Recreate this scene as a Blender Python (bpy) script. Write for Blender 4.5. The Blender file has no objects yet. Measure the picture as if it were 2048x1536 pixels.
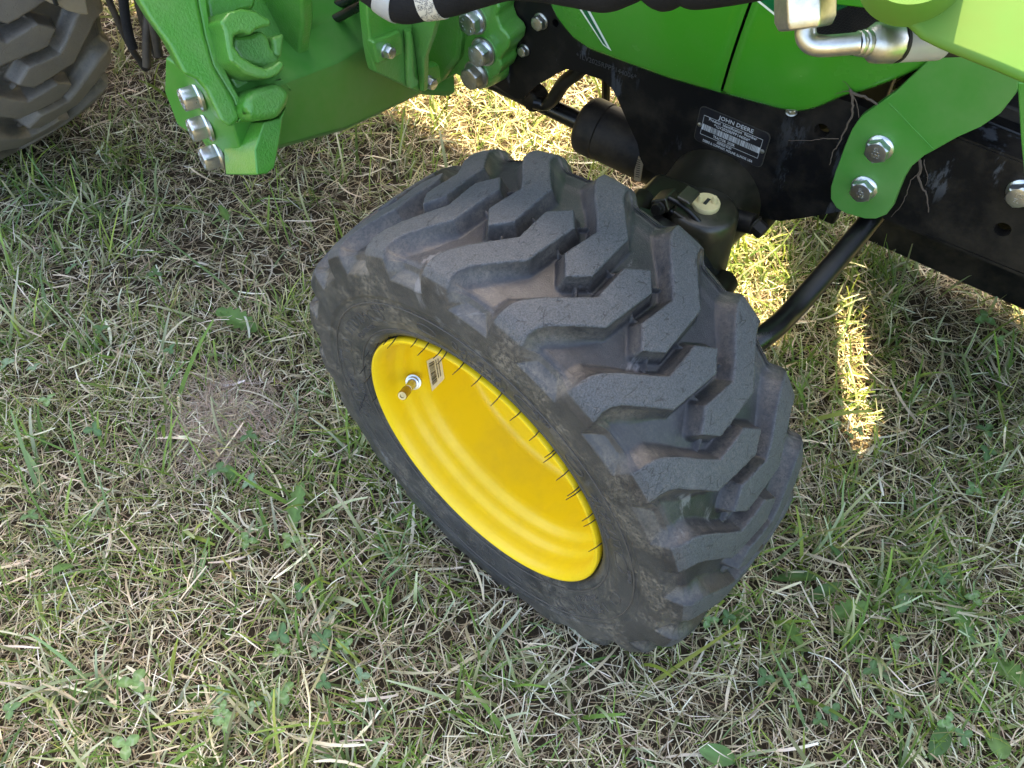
import bpy, bmesh, math, random
import numpy as np
from mathutils import Vector, Matrix
from mathutils.geometry import tessellate_polygon
random.seed(7); rng = np.random.default_rng(11)
S = bpy.context.scene
COL = S.collection
# ------------------------------------------------------------------ camera
CR = np.array([[0.7976162339817031, -0.48436776250296115, 0.35943874851874286],
               [0.603165270294009, 0.6405202846003335, -0.47531612819960417],
               [0.0, 0.5959208300297806, 0.8030431895836097]])
CC = np.array([0.24319246, -0.37128215, 0.84928404]); CF = 1660.0866
cam_d = bpy.data.cameras.new("camera"); cam = bpy.data.objects.new("camera", cam_d); COL.objects.link(cam)
cam_d.sensor_width = 36.0; cam_d.lens = CF / 2048 * 36.0; cam_d.clip_start = 0.02; cam_d.clip_end = 3000
cam.matrix_world = Matrix(((*CR[0], CC[0]), (*CR[1], CC[1]), (*CR[2], CC[2]), (0, 0, 0, 1)))
S.camera = cam
# ------------------------------------------------------------------ sky, sun, exposure
SUN = np.array([-0.43, 0.90, 0.0]); SUN /= np.linalg.norm(SUN); SUN_EL = 46.0
w = bpy.data.worlds.new("World"); S.world = w; w.use_nodes = True
nt = w.node_tree; bg = nt.nodes["Background"]
sky = nt.nodes.new("ShaderNodeTexSky"); sky.sky_type = 'NISHITA'; sky.sun_disc = False
sky.sun_elevation = math.radians(SUN_EL); sky.sun_rotation = math.atan2(SUN[0], SUN[1])
sky.air_density = 0.8; sky.dust_density = 4.0; sky.ozone_density = 0.6
tint = nt.nodes.new("ShaderNodeMix"); tint.data_type = 'RGBA'; tint.blend_type = 'MULTIPLY'; tint.inputs[0].default_value = 1.0
tint.inputs[7].default_value = (1.0, 0.93, 0.82, 1)
nt.links.new(sky.outputs[0], tint.inputs[6]); nt.links.new(tint.outputs[2], bg.inputs[0]); bg.inputs[1].default_value = 0.15
sd = bpy.data.lights.new("sun", 'SUN'); sd.energy = 4.8; sd.angle = math.radians(0.53); sd.color = (1.0, 0.79, 0.42)
so = bpy.data.objects.new("sun", sd); COL.objects.link(so)
e_ = math.radians(SUN_EL)
sv = Vector((SUN[0] * math.cos(e_), SUN[1] * math.cos(e_), math.sin(e_)))
so.rotation_euler = sv.to_track_quat('Z', 'Y').to_euler()
S.view_settings.view_transform = 'Standard'; S.view_settings.look = 'None'
S.view_settings.gamma = 1.0; S.view_settings.exposure = 3.0

# ------------------------------------------------------------------ helpers
def ray(x, y):
    v = CR @ np.array([(x - 1024) / CF, (768 - y) / CF, -1.0]); return v / np.linalg.norm(v)
def on(x, y, ax, val):                 # where the sight line of a photo point meets the plane axis = val
    v = ray(x, y); s = (val - CC[ax]) / v[ax]; return CC + s * v
def onp(x, y, p0, n):                  # the same for any plane
    v = ray(x, y); s = np.dot(np.asarray(p0) - CC, n) / np.dot(v, n); return CC + s * v
def at(x, y, d):
    return CC + d * ray(x, y)
def scl(p, px):                        # metres covered by px photo pixels at point p
    q = (np.asarray(p) - CC) @ CR; return px * (-q[2]) / CF

def tag(o, label=None, cat=None, group=None, kind=None):
    if label: o['label'] = label
    if cat: o['category'] = cat
    if group: o['group'] = group
    if kind: o['kind'] = kind
    return o
def empty(name, loc=(0, 0, 0), parent=None):
    o = bpy.data.objects.new(name, None); COL.objects.link(o); o.location = loc; o.empty_display_size = 0.1
    if parent: o.parent = parent
    return o
def link(name, me, mat=None, parent=None):
    o = bpy.data.objects.new(name, me); COL.objects.link(o)
    if mat is not None and not me.materials: me.materials.append(mat)
    if parent: o.parent = parent
    return o
def meshobj(name, V, F, mat, parent=None, smooth=False, bevel=0.0, seg=2, fix=True, ang=0.6):
    me = bpy.data.meshes.new(name); me.from_pydata([tuple(map(float, v)) for v in V], [], F)
    if fix:
        bm = bmesh.new(); bm.from_mesh(me); bmesh.ops.recalc_face_normals(bm, faces=bm.faces); bm.to_mesh(me); bm.free()
    o = link(name, me, mat, parent)
    if smooth or bevel:
        me.polygons.foreach_set('use_smooth', [True] * len(me.polygons))
    if bevel:
        b = o.modifiers.new('bevel', 'BEVEL'); b.width = bevel; b.segments = seg; b.limit_method = 'ANGLE'
        b.angle_limit = ang; b.harden_normals = True
    elif smooth:
        me.set_sharp_from_angle(angle=0.7)
    return o
def prism3(name, P, off, mat, parent, bevel=0.0, seg=2):
    P = [np.asarray(p, float) for p in P]; n = len(P); off = np.asarray(off, float)
    V = P + [p + off for p in P]
    F = [list(range(n)), list(range(2 * n - 1, n - 1, -1))] + [[i, (i + 1) % n, n + (i + 1) % n, n + i] for i in range(n)]
    return meshobj(name, V, F, mat, parent, bevel=bevel, seg=seg)
def prism(name, px, ax, val, off, mat, parent, bevel=0.0, seg=2):
    return prism3(name, [on(x, y, ax, val) for x, y in px], off, mat, parent, bevel, seg)
def holed(name, outer, holes, off, mat, parent):
    loops = [[Vector(p) for p in outer]] + [[Vector(p) for p in h] for h in holes]
    tris = tessellate_polygon(loops); pts = [p for l in loops for p in l]; n = len(pts)
    V = [tuple(p) for p in pts] + [tuple(p + Vector(off)) for p in pts]
    F = [list(t) for t in tris] + [[i + n for i in t][::-1] for t in tris]; s = 0
    for l in loops:
        m = len(l)
        F += [[s + i, s + (i + 1) % m, n + s + (i + 1) % m, n + s + i] for i in range(m)]; s += m
    return meshobj(name, V, F, mat, parent)
def frame(ax):
    z = Vector(ax).normalized(); x = z.orthogonal().normalized(); return x, z.cross(x), z
def lathe(name, prof, org, ax, mat, parent, seg=48, smooth=True, bevel=0.0, caps=False):
    x, y, z = frame(ax); o = Vector(org); V = []; F = []
    for i in range(seg):
        a = 2 * math.pi * i / seg; d = x * math.cos(a) + y * math.sin(a)
        for u, r in prof: V.append(o + z * u + d * r)
    m = len(prof)
    for i in range(seg):
        j = (i + 1) % seg
        for k in range(m - 1): F.append([i * m + k, j * m + k, j * m + k + 1, i * m + k + 1])
    if caps:
        F.append([i * m for i in range(seg)]); F.append([i * m + m - 1 for i in range(seg)][::-1])
    return meshobj(name, V, F, mat, parent, smooth=smooth, bevel=bevel)
def smoothpath(P, n=6):
    P = [np.asarray(p, float) for p in P]; Q = [2 * P[0] - P[1]] + P + [2 * P[-1] - P[-2]]; out = []
    for i in range(1, len(Q) - 2):
        for k in range(n):
            t = k / n; a, b, c, d = Q[i - 1:i + 3]
            out.append(0.5 * ((2 * b) + (c - a) * t + (2 * a - 5 * b + 4 * c - d) * t * t + (3 * b - a - 3 * c + d) * t ** 3))
    out.append(P[-1]); return out
def tube_vf(P, R, seg=12, ofs=0):
    P = [Vector(p) for p in P]
    if not hasattr(R, '__len__'): R = [R] * len(P)
    V = []; F = []; t0 = (P[1] - P[0]).normalized(); x = t0.orthogonal().normalized()
    for i, p in enumerate(P):
        t = (P[min(i + 1, len(P) - 1)] - P[max(i - 1, 0)]).normalized()
        x = (x - t * x.dot(t)).normalized(); y = t.cross(x)
        for k in range(seg):
            a = 2 * math.pi * k / seg; V.append(p + (x * math.cos(a) + y * math.sin(a)) * R[i])
    n = len(P)
    for i in range(n - 1):
        for k in range(seg):
            F.append([ofs + i * seg + k, ofs + i * seg + (k + 1) % seg, ofs + (i + 1) * seg + (k + 1) % seg, ofs + (i + 1) * seg + k])
    F.append([ofs + k for k in range(seg)][::-1]); F.append([ofs + (n - 1) * seg + k for k in range(seg)])
    return V, F
def tube(name, P, R, mat, parent, seg=14, sm=0):
    if sm:
        m = len(P); P2 = smoothpath(P, sm)
        if hasattr(R, '__len__'): R = list(np.interp(np.arange(len(P2)) / sm, np.arange(m), R))
        P = P2
    V, F = tube_vf(P, R, seg)
    return meshobj(name, V, F, mat, parent, smooth=True)
def box(name, a, b, mat, parent, bevel=0.004):
    x0, y0, z0 = a; x1, y1, z1 = b
    return prism3(name, [(x0, y0, z0), (x1, y0, z0), (x1, y0, z1), (x0, y0, z1)], (0, y1 - y0, 0), mat, parent, bevel)

# ------------------------------------------------------------------ materials
def lin(r, g, b):
    return tuple(((c / 255 / 12.92) if c <= 10 else ((c / 255 + 0.055) / 1.055) ** 2.4) for c in (r, g, b)) + (1,)
class NT:
    def __init__(s, name):
        s.m = bpy.data.materials.new(name); s.m.use_nodes = True; s.t = s.m.node_tree; s.n = s.t.nodes
        s.b = s.n["Principled BSDF"]
    def new(s, k, **kw):
        n = s.n.new(k)
        for a, v in kw.items(): setattr(n, a, v)
        return n
    def l(s, a, b): s.t.links.new(a, b)
    def coord(s, kind='Object'): return s.new("ShaderNodeTexCoord").outputs[kind]
    def noise(s, scale, detail=4, rough=0.6, vec=None, dist=0.0):
        n = s.new("ShaderNodeTexNoise"); n.inputs['Scale'].default_value = scale; n.inputs['Detail'].default_value = detail
        n.inputs['Roughness'].default_value = rough; n.inputs['Distortion'].default_value = dist
        s.l(vec if vec is not None else s.coord(), n.inputs['Vector']); return n.outputs['Fac']
    def ramp(s, f, stops):
        r = s.new("ShaderNodeValToRGB"); e = r.color_ramp.elements
        while len(e) < len(stops): e.new(0.5)
        for i, (p, c) in enumerate(stops):
            e[i].position = p; e[i].color = c if hasattr(c, '__len__') else (c, c, c, 1)
        s.l(f, r.inputs[0]); return r.outputs[0]
    def mix(s, f, a, b, mode='MIX'):
        m = s.new("ShaderNodeMix", data_type='RGBA', blend_type=mode)
        for v, i in ((f, 0), (a, 6), (b, 7)):
            if hasattr(v, 'is_linked') or hasattr(v, 'links'): s.l(v, m.inputs[i])
            else: m.inputs[i].default_value = v
        return m.outputs[2]
    def math(s, op, a, b=0.0):
        m = s.new("ShaderNodeMath", operation=op)
        for v, i in ((a, 0), (b, 1)):
            if hasattr(v, 'links'): s.l(v, m.inputs[i])
            else: m.inputs[i].default_value = v
        return m.outputs[0]
    def bump(s, h, strength=0.3, dist=0.001, prev=None):
        b = s.new("ShaderNodeBump"); b.inputs['Strength'].default_value = strength; b.inputs['Distance'].default_value = dist
        s.l(h, b.inputs['Height'])
        if prev is not None: s.l(prev, b.inputs['Normal'])
        return b.outputs[0]
    def set(s, **kw):
        for k, v in kw.items():
            k = k.replace('_', ' ')
            if hasattr(v, 'links'): s.l(v, s.b.inputs[k])
            else: s.b.inputs[k].default_value = v
        return s.m

def paint(name, col, dust=(0.42, 0.40, 0.26, 1), rough=0.32, dusty=0.25, orange=0.0, cast=False, coat=0.25):
    t = NT(name)
    n1 = t.noise(9, 5, 0.65); n2 = t.noise(900, 2, 0.6)
    sp = t.ramp(n2, [(0.70, 0.0), (0.76, 1.0)])
    f = t.math('MULTIPLY', t.ramp(n1, [(0.42, 0.0), (0.75, 1.0)]), dusty)
    f2 = t.math('MAXIMUM', f, t.math('MULTIPLY', sp, dusty * 1.2))
    c = t.mix(f2, col, dust)
    r = t.math('ADD', t.math('MULTIPLY', f2, 0.6), rough)
    h = t.noise(420 if cast else 160, 3, 0.55)
    nb = t.bump(h, 0.55 if cast else 0.06, 0.0012 if cast else 0.0006)
    return t.set(Base_Color=c, Roughness=r, Normal=nb, Coat_Weight=coat, Coat_Roughness=0.12)
GREEN = (0.042, 0.205, 0.020, 1)
M_green = paint('green_paint', GREEN, dusty=0.16, rough=.42, coat=.1)
M_hood = paint('hood_paint', (0.040, 0.215, 0.012, 1), rough=0.26, dusty=0.06, coat=0.5)
M_cast = paint('cast_green_paint', (0.056, 0.235, 0.022, 1), dusty=0.2, cast=True, rough=0.3)
M_arm = paint('arm_green_paint', (0.06, 0.20, 0.010, 1), dust=(0.16, 0.10, 0.03, 1), dusty=0.35, rough=0.6, coat=0.0)
M_dgreen = paint('dark_green_decal', (0.006, 0.10, 0.03, 1), dusty=0.03, rough=0.25)
M_white = paint('white_decal', (0.7, 0.75, 0.66, 1), dusty=0.1)
M_yellow = None
def m_yellow():
    t = NT('yellow_rim_paint')
    n1 = t.noise(14, 6, 0.7); n2 = t.noise(260, 3, 0.7)
    d = t.math('MULTIPLY', t.ramp(n1, [(0.45, 0.0), (0.72, 1.0)]), 0.30)
    s = t.math('MULTIPLY', t.ramp(n2, [(0.68, 0.0), (0.78, 1.0)]), 0.35)
    f = t.math('MAXIMUM', d, s)
    c = t.mix(f, (0.83, 0.58, 0.004, 1), (0.48, 0.31, 0.03, 1))
    return t.set(Base_Color=c, Roughness=t.math('ADD', t.math('MULTIPLY', f, 0.5), 0.42), Normal=t.bump(t.noise(90, 3), 0.05, 0.001), Coat_Weight=0.1, Coat_Roughness=0.2)
M_yellow = m_yellow()
def m_black(name, col=(0.0035, 0.0035, 0.004, 1), rough=0.45, scuff=0.0, dust=0.25, spec=0.22):
    t = NT(name)
    n1 = t.noise(11, 6, 0.7); n3 = t.noise(240, 3, 0.7)
    c = t.mix(t.math('MULTIPLY', t.ramp(n1, [(0.45, 0.0), (0.8, 1.0)]), dust), col, (0.16, 0.125, 0.085, 1))
    r = t.math('ADD', t.math('MULTIPLY', n1, 0.3), rough - 0.12)
    if scuff:
        mp = t.new("ShaderNodeMapping"); mp.inputs['Scale'].default_value = (30, 30, 9); mp.inputs['Rotation'].default_value = (0, 0.35, 0)
        t.l(t.coord(), mp.inputs[0]); k = t.noise(1.0, 7, 0.72, mp.outputs[0])
        k2 = t.ramp(t.noise(7, 2), [(0.5, 0.0), (0.62, 1.0)])
        f = t.math('MULTIPLY', t.math('MULTIPLY', t.ramp(k, [(0.56, 0.0), (0.60, 1.0)]), k2), scuff)
        c = t.mix(f, c, (0.075, 0.08, 0.09, 1)); r = t.math('ADD', r, t.math('MULTIPLY', f, 0.3))
    sp = t.math('MULTIPLY', t.ramp(n3, [(0.73, 0.0), (0.77, 1.0)]), 0.35)
    c = t.mix(sp, c, (0.3, 0.27, 0.2, 1))
    return t.set(Base_Color=c, Roughness=r, Specular_IOR_Level=spec, Normal=t.bump(t.noise(500, 2), 0.15, 0.0006))
M_frame = m_black('black_frame_paint', scuff=0.6)
M_black = m_black('black_metal')
M_gloss = m_black('black_gloss_metal', rough=0.27, dust=0.12, spec=0.5)
M_plast = m_black('black_plastic', (0.014, 0.013, 0.013, 1), 0.5, dust=0.45)
M_axle = m_black('oily_axle_paint', (0.012, 0.011, 0.006, 1), 0.30, dust=0.35, spec=0.55)
M_inner = m_black('dark_interior', (0.006, 0.006, 0.006, 1), 0.8)
def m_metal(name, col, rough, n=60):
    t = NT(name); k = t.noise(n, 5, 0.7)
    c = t.mix(t.ramp(k, [(0.35, 0.0), (0.75, 1.0)]), col, tuple(0.55 * v for v in col[:3]) + (1,))
    return t.set(Base_Color=c, Metallic=1.0, Roughness=t.math('ADD', t.math('MULTIPLY', k, 0.35), rough - 0.15), Normal=t.bump(t.noise(700, 2), 0.12, 0.0005))
M_zinc = m_metal('zinc_plated_steel', (0.72, 0.74, 0.76, 1), 0.30)
M_zinc2 = m_metal('dull_bolt_steel', (0.55, 0.53, 0.47, 1), 0.38)
M_steel = m_metal('bright_fitting_steel', (0.66, 0.65, 0.61, 1), 0.36)
M_brass = m_metal('worn_brass', (0.50, 0.40, 0.22, 1), 0.35)
def m_flat(name, col, rough=0.6):
    t = NT(name); k = t.noise(120, 4)
    return t.set(Base_Color=t.mix(t.math('MULTIPLY', k, 0.5), col, tuple(0.65 * v for v in col[:3]) + (1,)), Roughness=rough)
M_cream = m_flat('cream_plastic', (0.62, 0.52, 0.27, 1), 0.45)
M_beige = m_flat('dusty_grey_plate', (0.30, 0.25, 0.18, 1), 0.6)
M_label = m_flat('label_paper', (0.80, 0.74, 0.60, 1))
M_silver = m_flat('silver_label', (0.36, 0.36, 0.36, 1), 0.35)
M_ink = m_flat('black_ink', (0.012, 0.012, 0.012, 1))
M_print = m_flat('silver_print', (0.50, 0.50, 0.50, 1), 0.45)
M_dull = m_flat('faint_stamp', (0.035, 0.035, 0.037, 1), 0.6)
M_root = m_flat('dry_root', (0.085, 0.062, 0.045, 1), 0.85)
M_rim_hair = m_flat('rubber_hair', (0.008, 0.008, 0.009, 1), 0.6)
def m_rubber(name='tyre_rubber', dusty=0.0):
    t = NT(name)
    at_ = t.new("ShaderNodeAttribute"); at_.attribute_name = 'tread'
    sp = t.new("ShaderNodeSeparateColor"); t.l(at_.outputs['Color'], sp.inputs[0])
    top, wall, side = sp.outputs[0], sp.outputs[1], sp.outputs[2]
    nf = t.noise(900, 3, 0.75); nm = t.noise(55, 6, 0.72); nl = t.noise(13, 5, 0.7); ng = t.noise(380, 6, 0.85)
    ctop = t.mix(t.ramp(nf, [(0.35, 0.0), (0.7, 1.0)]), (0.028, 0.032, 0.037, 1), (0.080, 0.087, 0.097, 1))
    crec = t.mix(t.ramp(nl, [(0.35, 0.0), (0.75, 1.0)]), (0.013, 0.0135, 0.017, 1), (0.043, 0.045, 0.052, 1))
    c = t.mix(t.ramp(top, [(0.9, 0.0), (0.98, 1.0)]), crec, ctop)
    c = t.mix(t.math('MULTIPLY', side, t.math('ADD', t.math('MULTIPLY', t.ramp(nm, [(0.3, 0.0), (0.7, 1.0)]), 0.5), 0.05)), c, (0.078, 0.076, 0.072, 1))
    # tan dirt held in corners and low on the sidewall
    fd = t.math('MULTIPLY', t.ramp(ng, [(0.49, 0.0), (0.56, 1.0)]), t.ramp(nl, [(0.40, 0.05), (0.70, 1.0)]))
    fw = t.math('MULTIPLY', wall, t.math('MULTIPLY', t.ramp(nm, [(0.36, 0.2), (0.62, 1.0)]), t.ramp(ng, [(0.40, 0.15), (0.55, 1.0)])))
    fs = t.math('MULTIPLY', side, t.math('MULTIPLY', t.ramp(t.noise(300, 6, 0.85), [(0.46, 0.0), (0.54, 1.0)]), t.ramp(t.noise(17, 5, 0.7), [(0.46, 0.03), (0.62, 0.75)])))
    f = t.math('MAXIMUM', t.math('MULTIPLY', fw, 0.42), t.math('MAXIMUM', fs, t.math('MULTIPLY', fd, 0.20)))
    c = t.mix(f, c, (0.21, 0.185, 0.15, 1))
    # pale dried mud splashes
    sm = t.math('MULTIPLY', t.ramp(t.noise(21, 7, 0.75, dist=0.6), [(0.60, 0.0), (0.65, 1.0)]), t.math('SUBTRACT', 0.55, t.math('MULTIPLY', top, 0.45)))
    c = t.mix(sm, c, (0.20, 0.20, 0.21, 1))
    # short dark cuts on the worn tops
    vo = t.new("ShaderNodeTexVoronoi", feature='DISTANCE_TO_EDGE'); vo.inputs['Scale'].default_value = 150
    mp = t.new("ShaderNodeMapping"); mp.inputs['Scale'].default_value = (1.0, 0.45, 1.6); t.l(t.coord(), mp.inputs[0]); t.l(mp.outputs[0], vo.inputs['Vector'])
    cut = t.math('MULTIPLY', t.ramp(vo.outputs['Distance'], [(0.0, 1.0), (0.06, 0.0)]), t.ramp(t.noise(130, 2), [(0.52, 0.0), (0.60, 1.0)]))
    cut = t.math('MULTIPLY', cut, t.ramp(top, [(0.9, 0.0), (0.98, 1.0)]))
    c = t.mix(t.math('MULTIPLY', cut, 0.75), c, (0.010, 0.010, 0.012, 1))
    if dusty: c = t.mix(t.math('MULTIPLY', t.math('MULTIPLY', t.ramp(nl, [(0.2, 0.5), (0.7, 1.0)]), t.ramp(top, [(0.5, 0.35), (0.98, 1.0)])), dusty), c, (0.20, 0.175, 0.145, 1))
    r = t.mix(t.ramp(top, [(0.9, 0.0), (0.98, 1.0)]), (0.32, 0.32, 0.32, 1), (0.62, 0.62, 0.62, 1))
    r2 = t.math('ADD', r, t.math('MULTIPLY', f, 0.35))
    h = t.math('ADD', t.math('MULTIPLY', nf, 0.6), t.math('MULTIPLY', nm, 0.5))
    h = t.math('SUBTRACT', h, t.math('MULTIPLY', cut, 0.6))
    return t.set(Base_Color=c, Roughness=r2, Normal=t.bump(h, 0.45, 0.0012), Specular_IOR_Level=0.4)
M_rubber = m_rubber(); M_rubber2 = m_rubber('dusty_tyre_rubber', 0.85)
def m_fabric():
    t = NT('woven_sleeve'); mp = t.new("ShaderNodeMapping"); t.l(t.coord(), mp.inputs[0])
    wv = t.new("ShaderNodeTexChecker"); wv.inputs['Scale'].default_value = 330; t.l(mp.outputs[0], wv.inputs[0])
    k = t.noise(60, 5)
    return t.set(Base_Color=t.mix(k, (0.004, 0.004, 0.005, 1), (0.016, 0.0155, 0.017, 1)), Roughness=0.85, Specular_IOR_Level=0.2, Normal=t.bump(wv.outputs[1], 1.0, 0.003))
M_fabric = m_fabric()
def m_dots():
    t = NT('printed_label'); k = t.noise(1500, 1); k2 = t.noise(160, 1)
    f = t.math('MULTIPLY', t.ramp(k, [(0.50, 0.0), (0.55, 1.0)]), t.ramp(k2, [(0.50, 0.0), (0.52, 1.0)]))
    return t.set(Base_Color=t.mix(f, (0.50, 0.47, 0.41, 1), (0.09, 0.09, 0.10, 1)), Roughness=0.5)
M_dots = m_dots()

#GRASS_BEGIN
# ------------------------------------------------------------------ ground and grass
def m_ground():
    t = NT('soil_and_thatch'); n1 = t.noise(28, 8, 0.75); n2 = t.noise(3.0, 5, 0.6); n3 = t.noise(260, 3, 0.7)
    soil = t.mix(n3, (0.022, 0.017, 0.011, 1), (0.08, 0.062, 0.04, 1))
    far = t.mix(t.ramp(n2, [(0.35, 0.0), (0.7, 1.0)]), (0.09, 0.12, 0.035, 1), (0.23, 0.19, 0.09, 1))
    ge = t.new("ShaderNodeSeparateXYZ"); t.l(t.coord(), ge.inputs[0])
    d = t.math('SQRT', t.math('ADD', t.math('POWER', ge.outputs[0], 2.0), t.math('POWER', ge.outputs[1], 2.0)))
    c = t.mix(t.ramp(t.math('DIVIDE', d, 10.0), [(0.22, 0.0), (0.34, 1.0)]), soil, far)
    return t.set(Base_Color=c, Roughness=0.95, Normal=t.bump(n1, 0.6, 0.01), Specular_IOR_Level=0.1)
M_ground = m_ground()
gv = []; gf = []; gs = [-400, -60, -12] + list(np.linspace(-3, 3, 61)) + [12, 60, 400]; ng = len(gs)
def hgt(x, y): return .006 * np.sin(3.1 * x + 1.3) * np.cos(2.7 * y) + .004 * np.sin(9 * x + 2 * y) * np.sin(8 * y - 3 * x + 1)
for x in gs:
    for y in gs: gv.append((x, y, float(hgt(x, y)) if abs(x) < 4 and abs(y) < 4 else 0.0))
for i in range(ng - 1):
    for j in range(ng - 1): k = i * ng + j; gf.append([k, k + ng, k + ng + 1, k + 1])
tag(meshobj('ground', gv, gf, M_ground, smooth=True), kind='structure')

def m_blade(name, trans):
    t = NT(name); a = t.new("ShaderNodeAttribute"); a.attribute_name = 'Col'
    t.set(Base_Color=a.outputs['Color'], Roughness=0.55, Specular_IOR_Level=0.35)
    tr = t.new("ShaderNodeBsdfTranslucent"); t.l(t.mix(0.35, a.outputs['Color'], (0.55, 0.60, 0.06, 1), 'MIX'), tr.inputs[0])
    mx = t.new("ShaderNodeMixShader"); mx.inputs[0].default_value = trans; t.l(t.b.outputs[0], mx.inputs[1]); t.l(tr.outputs[0], mx.inputs[2])
    t.l(mx.outputs[0], t.n["Material Output"].inputs[0]); return t.m
M_blade = m_blade('grass_blade', 0.30); M_straw = m_blade('dry_straw', 0.18); M_leafm = m_blade('weed_leaf', 0.25)
def fnoise(x, y, k, seed):
    r = np.random.default_rng(seed); s = 0
    for i in range(7):
        a = r.uniform(0, 2 * np.pi); f = k * r.uniform(.6, 1.7); s = s + np.sin((x * np.cos(a) + y * np.sin(a)) * f + r.uniform(0, 6.28))
    return s / 7 ** .5
def scatter(n, xr=(-2.3, 1.3), yr=(-1.0, 2.4), outside=.10, near=1.0, bare=0.0):
    P = np.stack([rng.uniform(*xr, n), rng.uniform(*yr, n)], 1)
    Q = np.concatenate([P, np.zeros((n, 1))], 1); q = (Q - CC) @ CR; zc = -q[:, 2]
    px = 1024 + CF * q[:, 0] / np.maximum(zc, .05); py = 768 - CF * q[:, 1] / np.maximum(zc, .05)
    vis = (zc > .1) & (px > -260) & (px < 2310) & (py > -260) & (py < 1800)
    pk = np.where(vis, np.clip((1.0 / np.maximum(zc, .4)) ** 1.6 * near, .25, 1.0), outside)
    P = P[rng.uniform(size=n) < pk]
    # nothing grows inside the tyres' footprints
    b0 = on(450, 850, 2, 0); thin = np.exp(-((P[:, 0] - b0[0]) ** 2 + (P[:, 1] - b0[1]) ** 2) / .058 ** 2) * bare
    ok = (rng.uniform(size=len(P)) > thin) & ~((np.abs(P[:, 1] + .01) < .075) & (np.abs(P[:, 0]) < .055)) & ~((np.abs(P[:, 1] - .04) < .11) & (np.abs(P[:, 0] + 1.15) < .09))
    return P[ok]
def ribbons(P, z0, az, L, phi, bend, turn, wd, cb, ct, K, taper=.35, roll=None, arch=.0):
    n = len(P); t = np.linspace(0, 1, K + 1)
    ph = phi[:, None] - bend[:, None] * t[None, :]; azk = az[:, None] + turn[:, None] * t[None, :]
    dl = L[:, None] / K
    dx = np.cos(ph) * np.cos(azk) * dl; dy = np.cos(ph) * np.sin(azk) * dl; dz = np.sin(ph) * dl
    C = np.zeros((n, K + 1, 3)); C[:, 0, 0] = P[:, 0]; C[:, 0, 1] = P[:, 1]; C[:, 0, 2] = z0 + hgt(P[:, 0], P[:, 1])
    C[:, 1:, 0] = C[:, :1, 0] + np.cumsum(dx[:, :-1], 1); C[:, 1:, 1] = C[:, :1, 1] + np.cumsum(dy[:, :-1], 1); C[:, 1:, 2] = C[:, :1, 2] + np.cumsum(dz[:, :-1], 1)
    C[:, :, 2] = np.maximum(C[:, :, 2], .001 + .004 * rng.uniform(size=(n, 1)) + hgt(C[:, :, 0], C[:, :, 1]))
    prof = np.minimum(1.0, .55 + 2.5 * t) * (1 - (1 - taper) * t ** 2.2)
    w_ = wd[:, None] * prof[None, :] * .5
    if roll is None: roll = rng.normal(0, .5, n)
    sx = -np.sin(azk) * np.cos(roll)[:, None]; sy = np.cos(azk) * np.cos(roll)[:, None]; sz = np.sin(roll)[:, None] * np.ones_like(azk)
    Sd = np.stack([sx, sy, sz], -1) * w_[..., None]
    V = np.stack([C - Sd, C + Sd], 2).reshape(-1, 3)
    col = cb[:, None, :] * (1 - t[None, :, None]) + ct[:, None, :] * t[None, :, None]
    col = np.repeat(col[:, :, None, :], 2, 2).reshape(-1, 3)
    b = (np.arange(n) * (K + 1) * 2)[:, None] + (np.arange(K) * 2)[None, :]
    F = np.stack([b, b + 1, b + 3, b + 2], -1).reshape(-1, 4)
    return V, F, col
def ribbon_obj(name, parts, mat, parent=None):
    V = []; F = []; Cc = []; o = 0
    for v, f, c in parts: V.append(v); F.append(f + o); Cc.append(c); o += len(v)
    V = np.concatenate(V); F = np.concatenate(F); Cc = np.concatenate(Cc)
    me = bpy.data.meshes.new(name); me.vertices.add(len(V)); me.vertices.foreach_set('co', V.astype(np.float32).ravel())
    me.loops.add(len(F) * 4); me.loops.foreach_set('vertex_index', F.astype(np.int32).ravel())
    me.polygons.add(len(F)); me.polygons.foreach_set('loop_start', np.arange(0, len(F) * 4, 4, dtype=np.int32))
    me.polygons.foreach_set('use_smooth', np.ones(len(F), bool)); me.update(calc_edges=True)
    ca = me.color_attributes.new('Col', 'FLOAT_COLOR', 'POINT')
    ca.data.foreach_set('color', np.concatenate([np.clip(Cc, 0, 1), np.ones((len(Cc), 1))], 1).astype(np.float32).ravel())
    return link(name, me, mat, parent)
def pal(n, cols, p, jit=.18):
    c = np.array(cols)[rng.choice(len(cols), n, p=p)]; return c * (1 + rng.normal(0, jit, (n, 1))) * (1 + rng.normal(0, .05, (n, 3)))
STRAW = [(.60, .52, .37), (.42, .345, .22), (.85, .79, .63), (.20, .145, .095), (.36, .34, .18), (.15, .105, .07)]
GRN = [(.130, .220, .042), (.075, .145, .030), (.20, .295, .06), (.15, .24, .10), (.25, .31, .06)]
parts = []
P = scatter(200000); n = len(P)   # dark fine mat underneath
parts.append(ribbons(P, rng.uniform(.0, .008, n), rng.uniform(0, 6.28, n), rng.gamma(4, .005, n) + .008, rng.normal(.05, .15, n), rng.normal(.1, .3, n), rng.normal(0, .5, n), rng.uniform(.0008, .0019, n),
                     pal(n, STRAW, [.10, .25, .02, .33, .10, .20]), pal(n, STRAW, [.10, .25, .02, .33, .10, .20]), 2, .5))
P = scatter(230000); n = len(P); cl = fnoise(P[:, 0], P[:, 1], 9, 3)
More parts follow.
